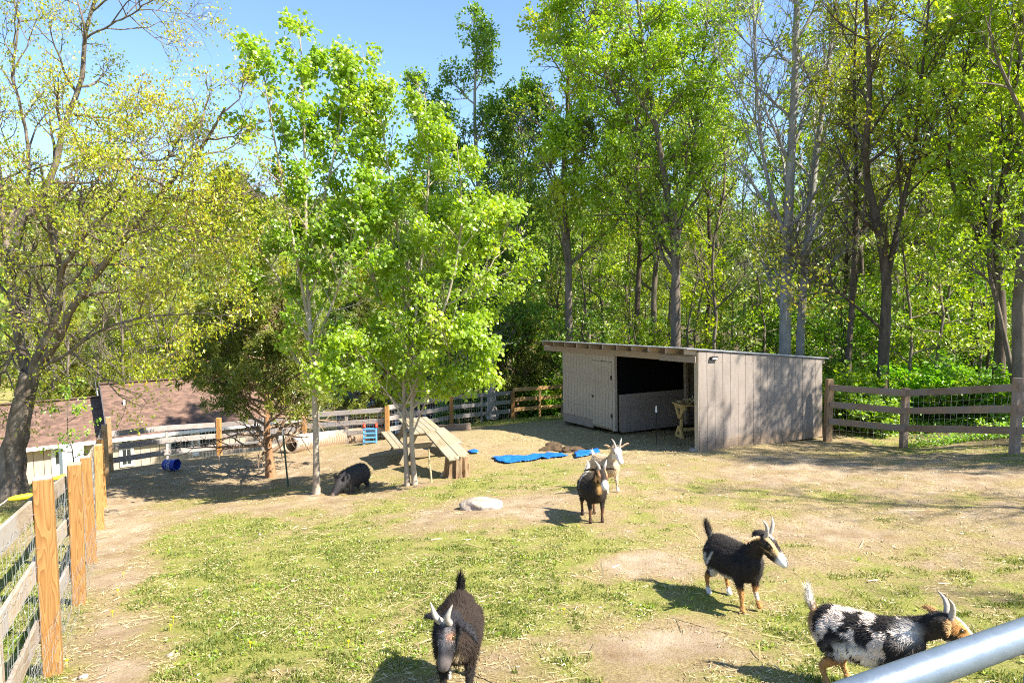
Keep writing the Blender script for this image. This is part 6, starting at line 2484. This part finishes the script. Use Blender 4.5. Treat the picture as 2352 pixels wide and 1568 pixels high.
def straw_mesh(name, x, y, L, w, rnd, lift=.012):
    n = len(x)
    z = gh(x, y) + np.exp(-(np.maximum(y - 14, 0) / 10) ** 2) * .035 * (fbm(x * 6, y * 6, 3, 31) - .5) + .004 + lift * rg.random(n)
    a = rg.random(n) * 6.283
    d = np.stack([np.cos(a), np.sin(a), rg.normal(size=n) * .12], -1) * L[:, None] / 2
    s = np.stack([-np.sin(a), np.cos(a), rg.normal(size=n) * .5], -1) * w[:, None] / 2
    p = np.stack([x, y, z], -1)
    V = np.stack([p - d - s, p + d - s, p + d + s, p - d + s], 1).reshape(-1, 3)
    return mesh_np(name, V, [np.arange(n * 4).reshape(-1, 4)], attrs={"rnd": np.repeat(rnd, 4)})


x, y = view_points(150000, 2.6, 19, .9)
g, h_, w_ = cover(x, y)
k = rg.random(len(x)) < np.clip(.24 + .45 * g + .9 * h_, 0, 1) * (fbm(x * 3, y * 3, 2, 81) > .42)
x, y, h_ = x[k], y[k], h_[k]
put("straw", straw_mesh("straw", x, y, .02 + .06 * rg.random(len(x)) ** 2 + .03 * h_, .0016 + .0016 * rg.random(len(x)) + .0003 * y, rg.random(len(x))), M["straw"], kind="stuff")
# longer stalks and twigs lying about
x, y = view_points(260, 3, 16, 1)
put("twigs", straw_mesh("twigs", x, y, .1 + .3 * rg.random(len(x)) ** 2, .006 + .006 * rg.random(len(x)), rg.random(len(x)) * .8, .02), M["straw"], kind="stuff")
# broad weeds in the lawn
x, y = view_points(4000, 2.6, 14, .9)
g, h_, w_ = cover(x, y)
k = (g + .8 * (fbm(x * 4, y * 4, 2, 91) - .5) > .62) & (w_ < .3)
x, y = x[k], y[k]
pp = np.repeat(np.stack([x, y, gh(x, y) + .012], -1), 6, axis=0) + rg.normal(size=(len(x) * 6, 3)) * [.02, .02, .005]
put("lawn_weeds", crown_mesh("lawn_weeds", [leaves(pp, rg.normal(size=pp.shape) * [1, 1, .3] + [0, 0, .3], .024 * (.5 + rg.random(len(pp))), rg, RHOMB, .7)]), M["leaf_under"], kind="stuff")
# dandelions
x, y = view_points(45, 2.8, 9, 1)
k = (x < 1.0)
x, y = x[k], y[k]
db = MB()
for a, b in zip(x, y):
    z = gz(a, b)
    db.bar((a, b, z), (a, b, z + .05), .002, 3)
    db.bar((a, b, z + .05), (a, b, z + .06), .010, 7, .013)
M["dandelion"] = plain("dandelion_yellow", (.75, .55, .01), .7)
db.build("dandelions", M["dandelion"], kind="stuff")
# leafy cover under the wood and beyond the fences
n = 120000
px = rg.uniform(1180, 2480, n)
y = 15.5 * (44 / 15.5) ** (rg.random(n) ** 1.1)
x = (px - CX) / F * y
k = (((x > 9.3 + .0 * y) & (y < 24) & (px > 1915)) | (y > 23.8)) & (fbm(x * .7, y * .7, 3, 95) > .40 + .12 * (y < 18))
fenceY = np.interp(x, [RP[0][0], RP[1][0], RP[2][0], RP[2][0] + 3], [RP[0][1], RP[1][1], RP[2][1], RP[2][1]])
k &= (y > fenceY + .25) | (y > 22)
k &= ~((px < 1300) & (y < 30))
x, y = x[k], y[k]
ht = .02 + .35 * rg.random(len(x)) ** 2 * (1 + (y > 19) * .9) * np.clip(fbm(x * .5, y * .5, 2, 97) * 1.6 - .2, .1, 1.4)
pos = np.stack([x, y, gh(x, y) + ht], -1)
put("undergrowth", crown_mesh("undergrowth", [leaves(pos, rg.normal(size=pos.shape) * [1, 1, .4], (.07 + .05 * (y > 19)) * (.6 + .8 * rg.random(len(pos))), rg, RHOMB, .7)]), M["leaf_under"], kind="stuff")
# turf beyond the back and left fences
n = 60000
x = rg.uniform(-13, 3, n)
y = rg.uniform(5, 34, n)
k = ((y > 22.6) | (x < -3.2 - .585 * (y - 4.67) - .3)) & (fbm(x * 1.2, y * 1.2, 3, 45) > .40)
x, y = x[k], y[k]
put("rough_grass", blade_mesh("rough_grass", x, y, .05 + .09 * rg.random(len(x)), .009 + .012 * rg.random(len(x)), .2 + .6 * rg.random(len(x)), np.clip(.35 + .25 * rg.normal(size=len(x)), 0, 1)), M["grass"], kind="stuff")
# old hay on the trestle
n = 900
a, r_ = rg.random(n) * 6.28, np.sqrt(rg.random(n))
pos = np.stack([.8 + .75 * r_ * np.cos(a), .28 * r_ * np.sin(a), .90 + .16 * (1 - r_) * rg.random(n)], -1)
hb = crown_mesh("hay_pile", [leaves(pos, rg.normal(size=(n, 3)) * [1, 1, .3], .14 * (.6 + rg.random(n)), rg, LANCE, .4)])
o = put("hay_pile", hb, M["straw"], None, bench.location, kind="stuff")
o.rotation_euler = bench.rotation_euler
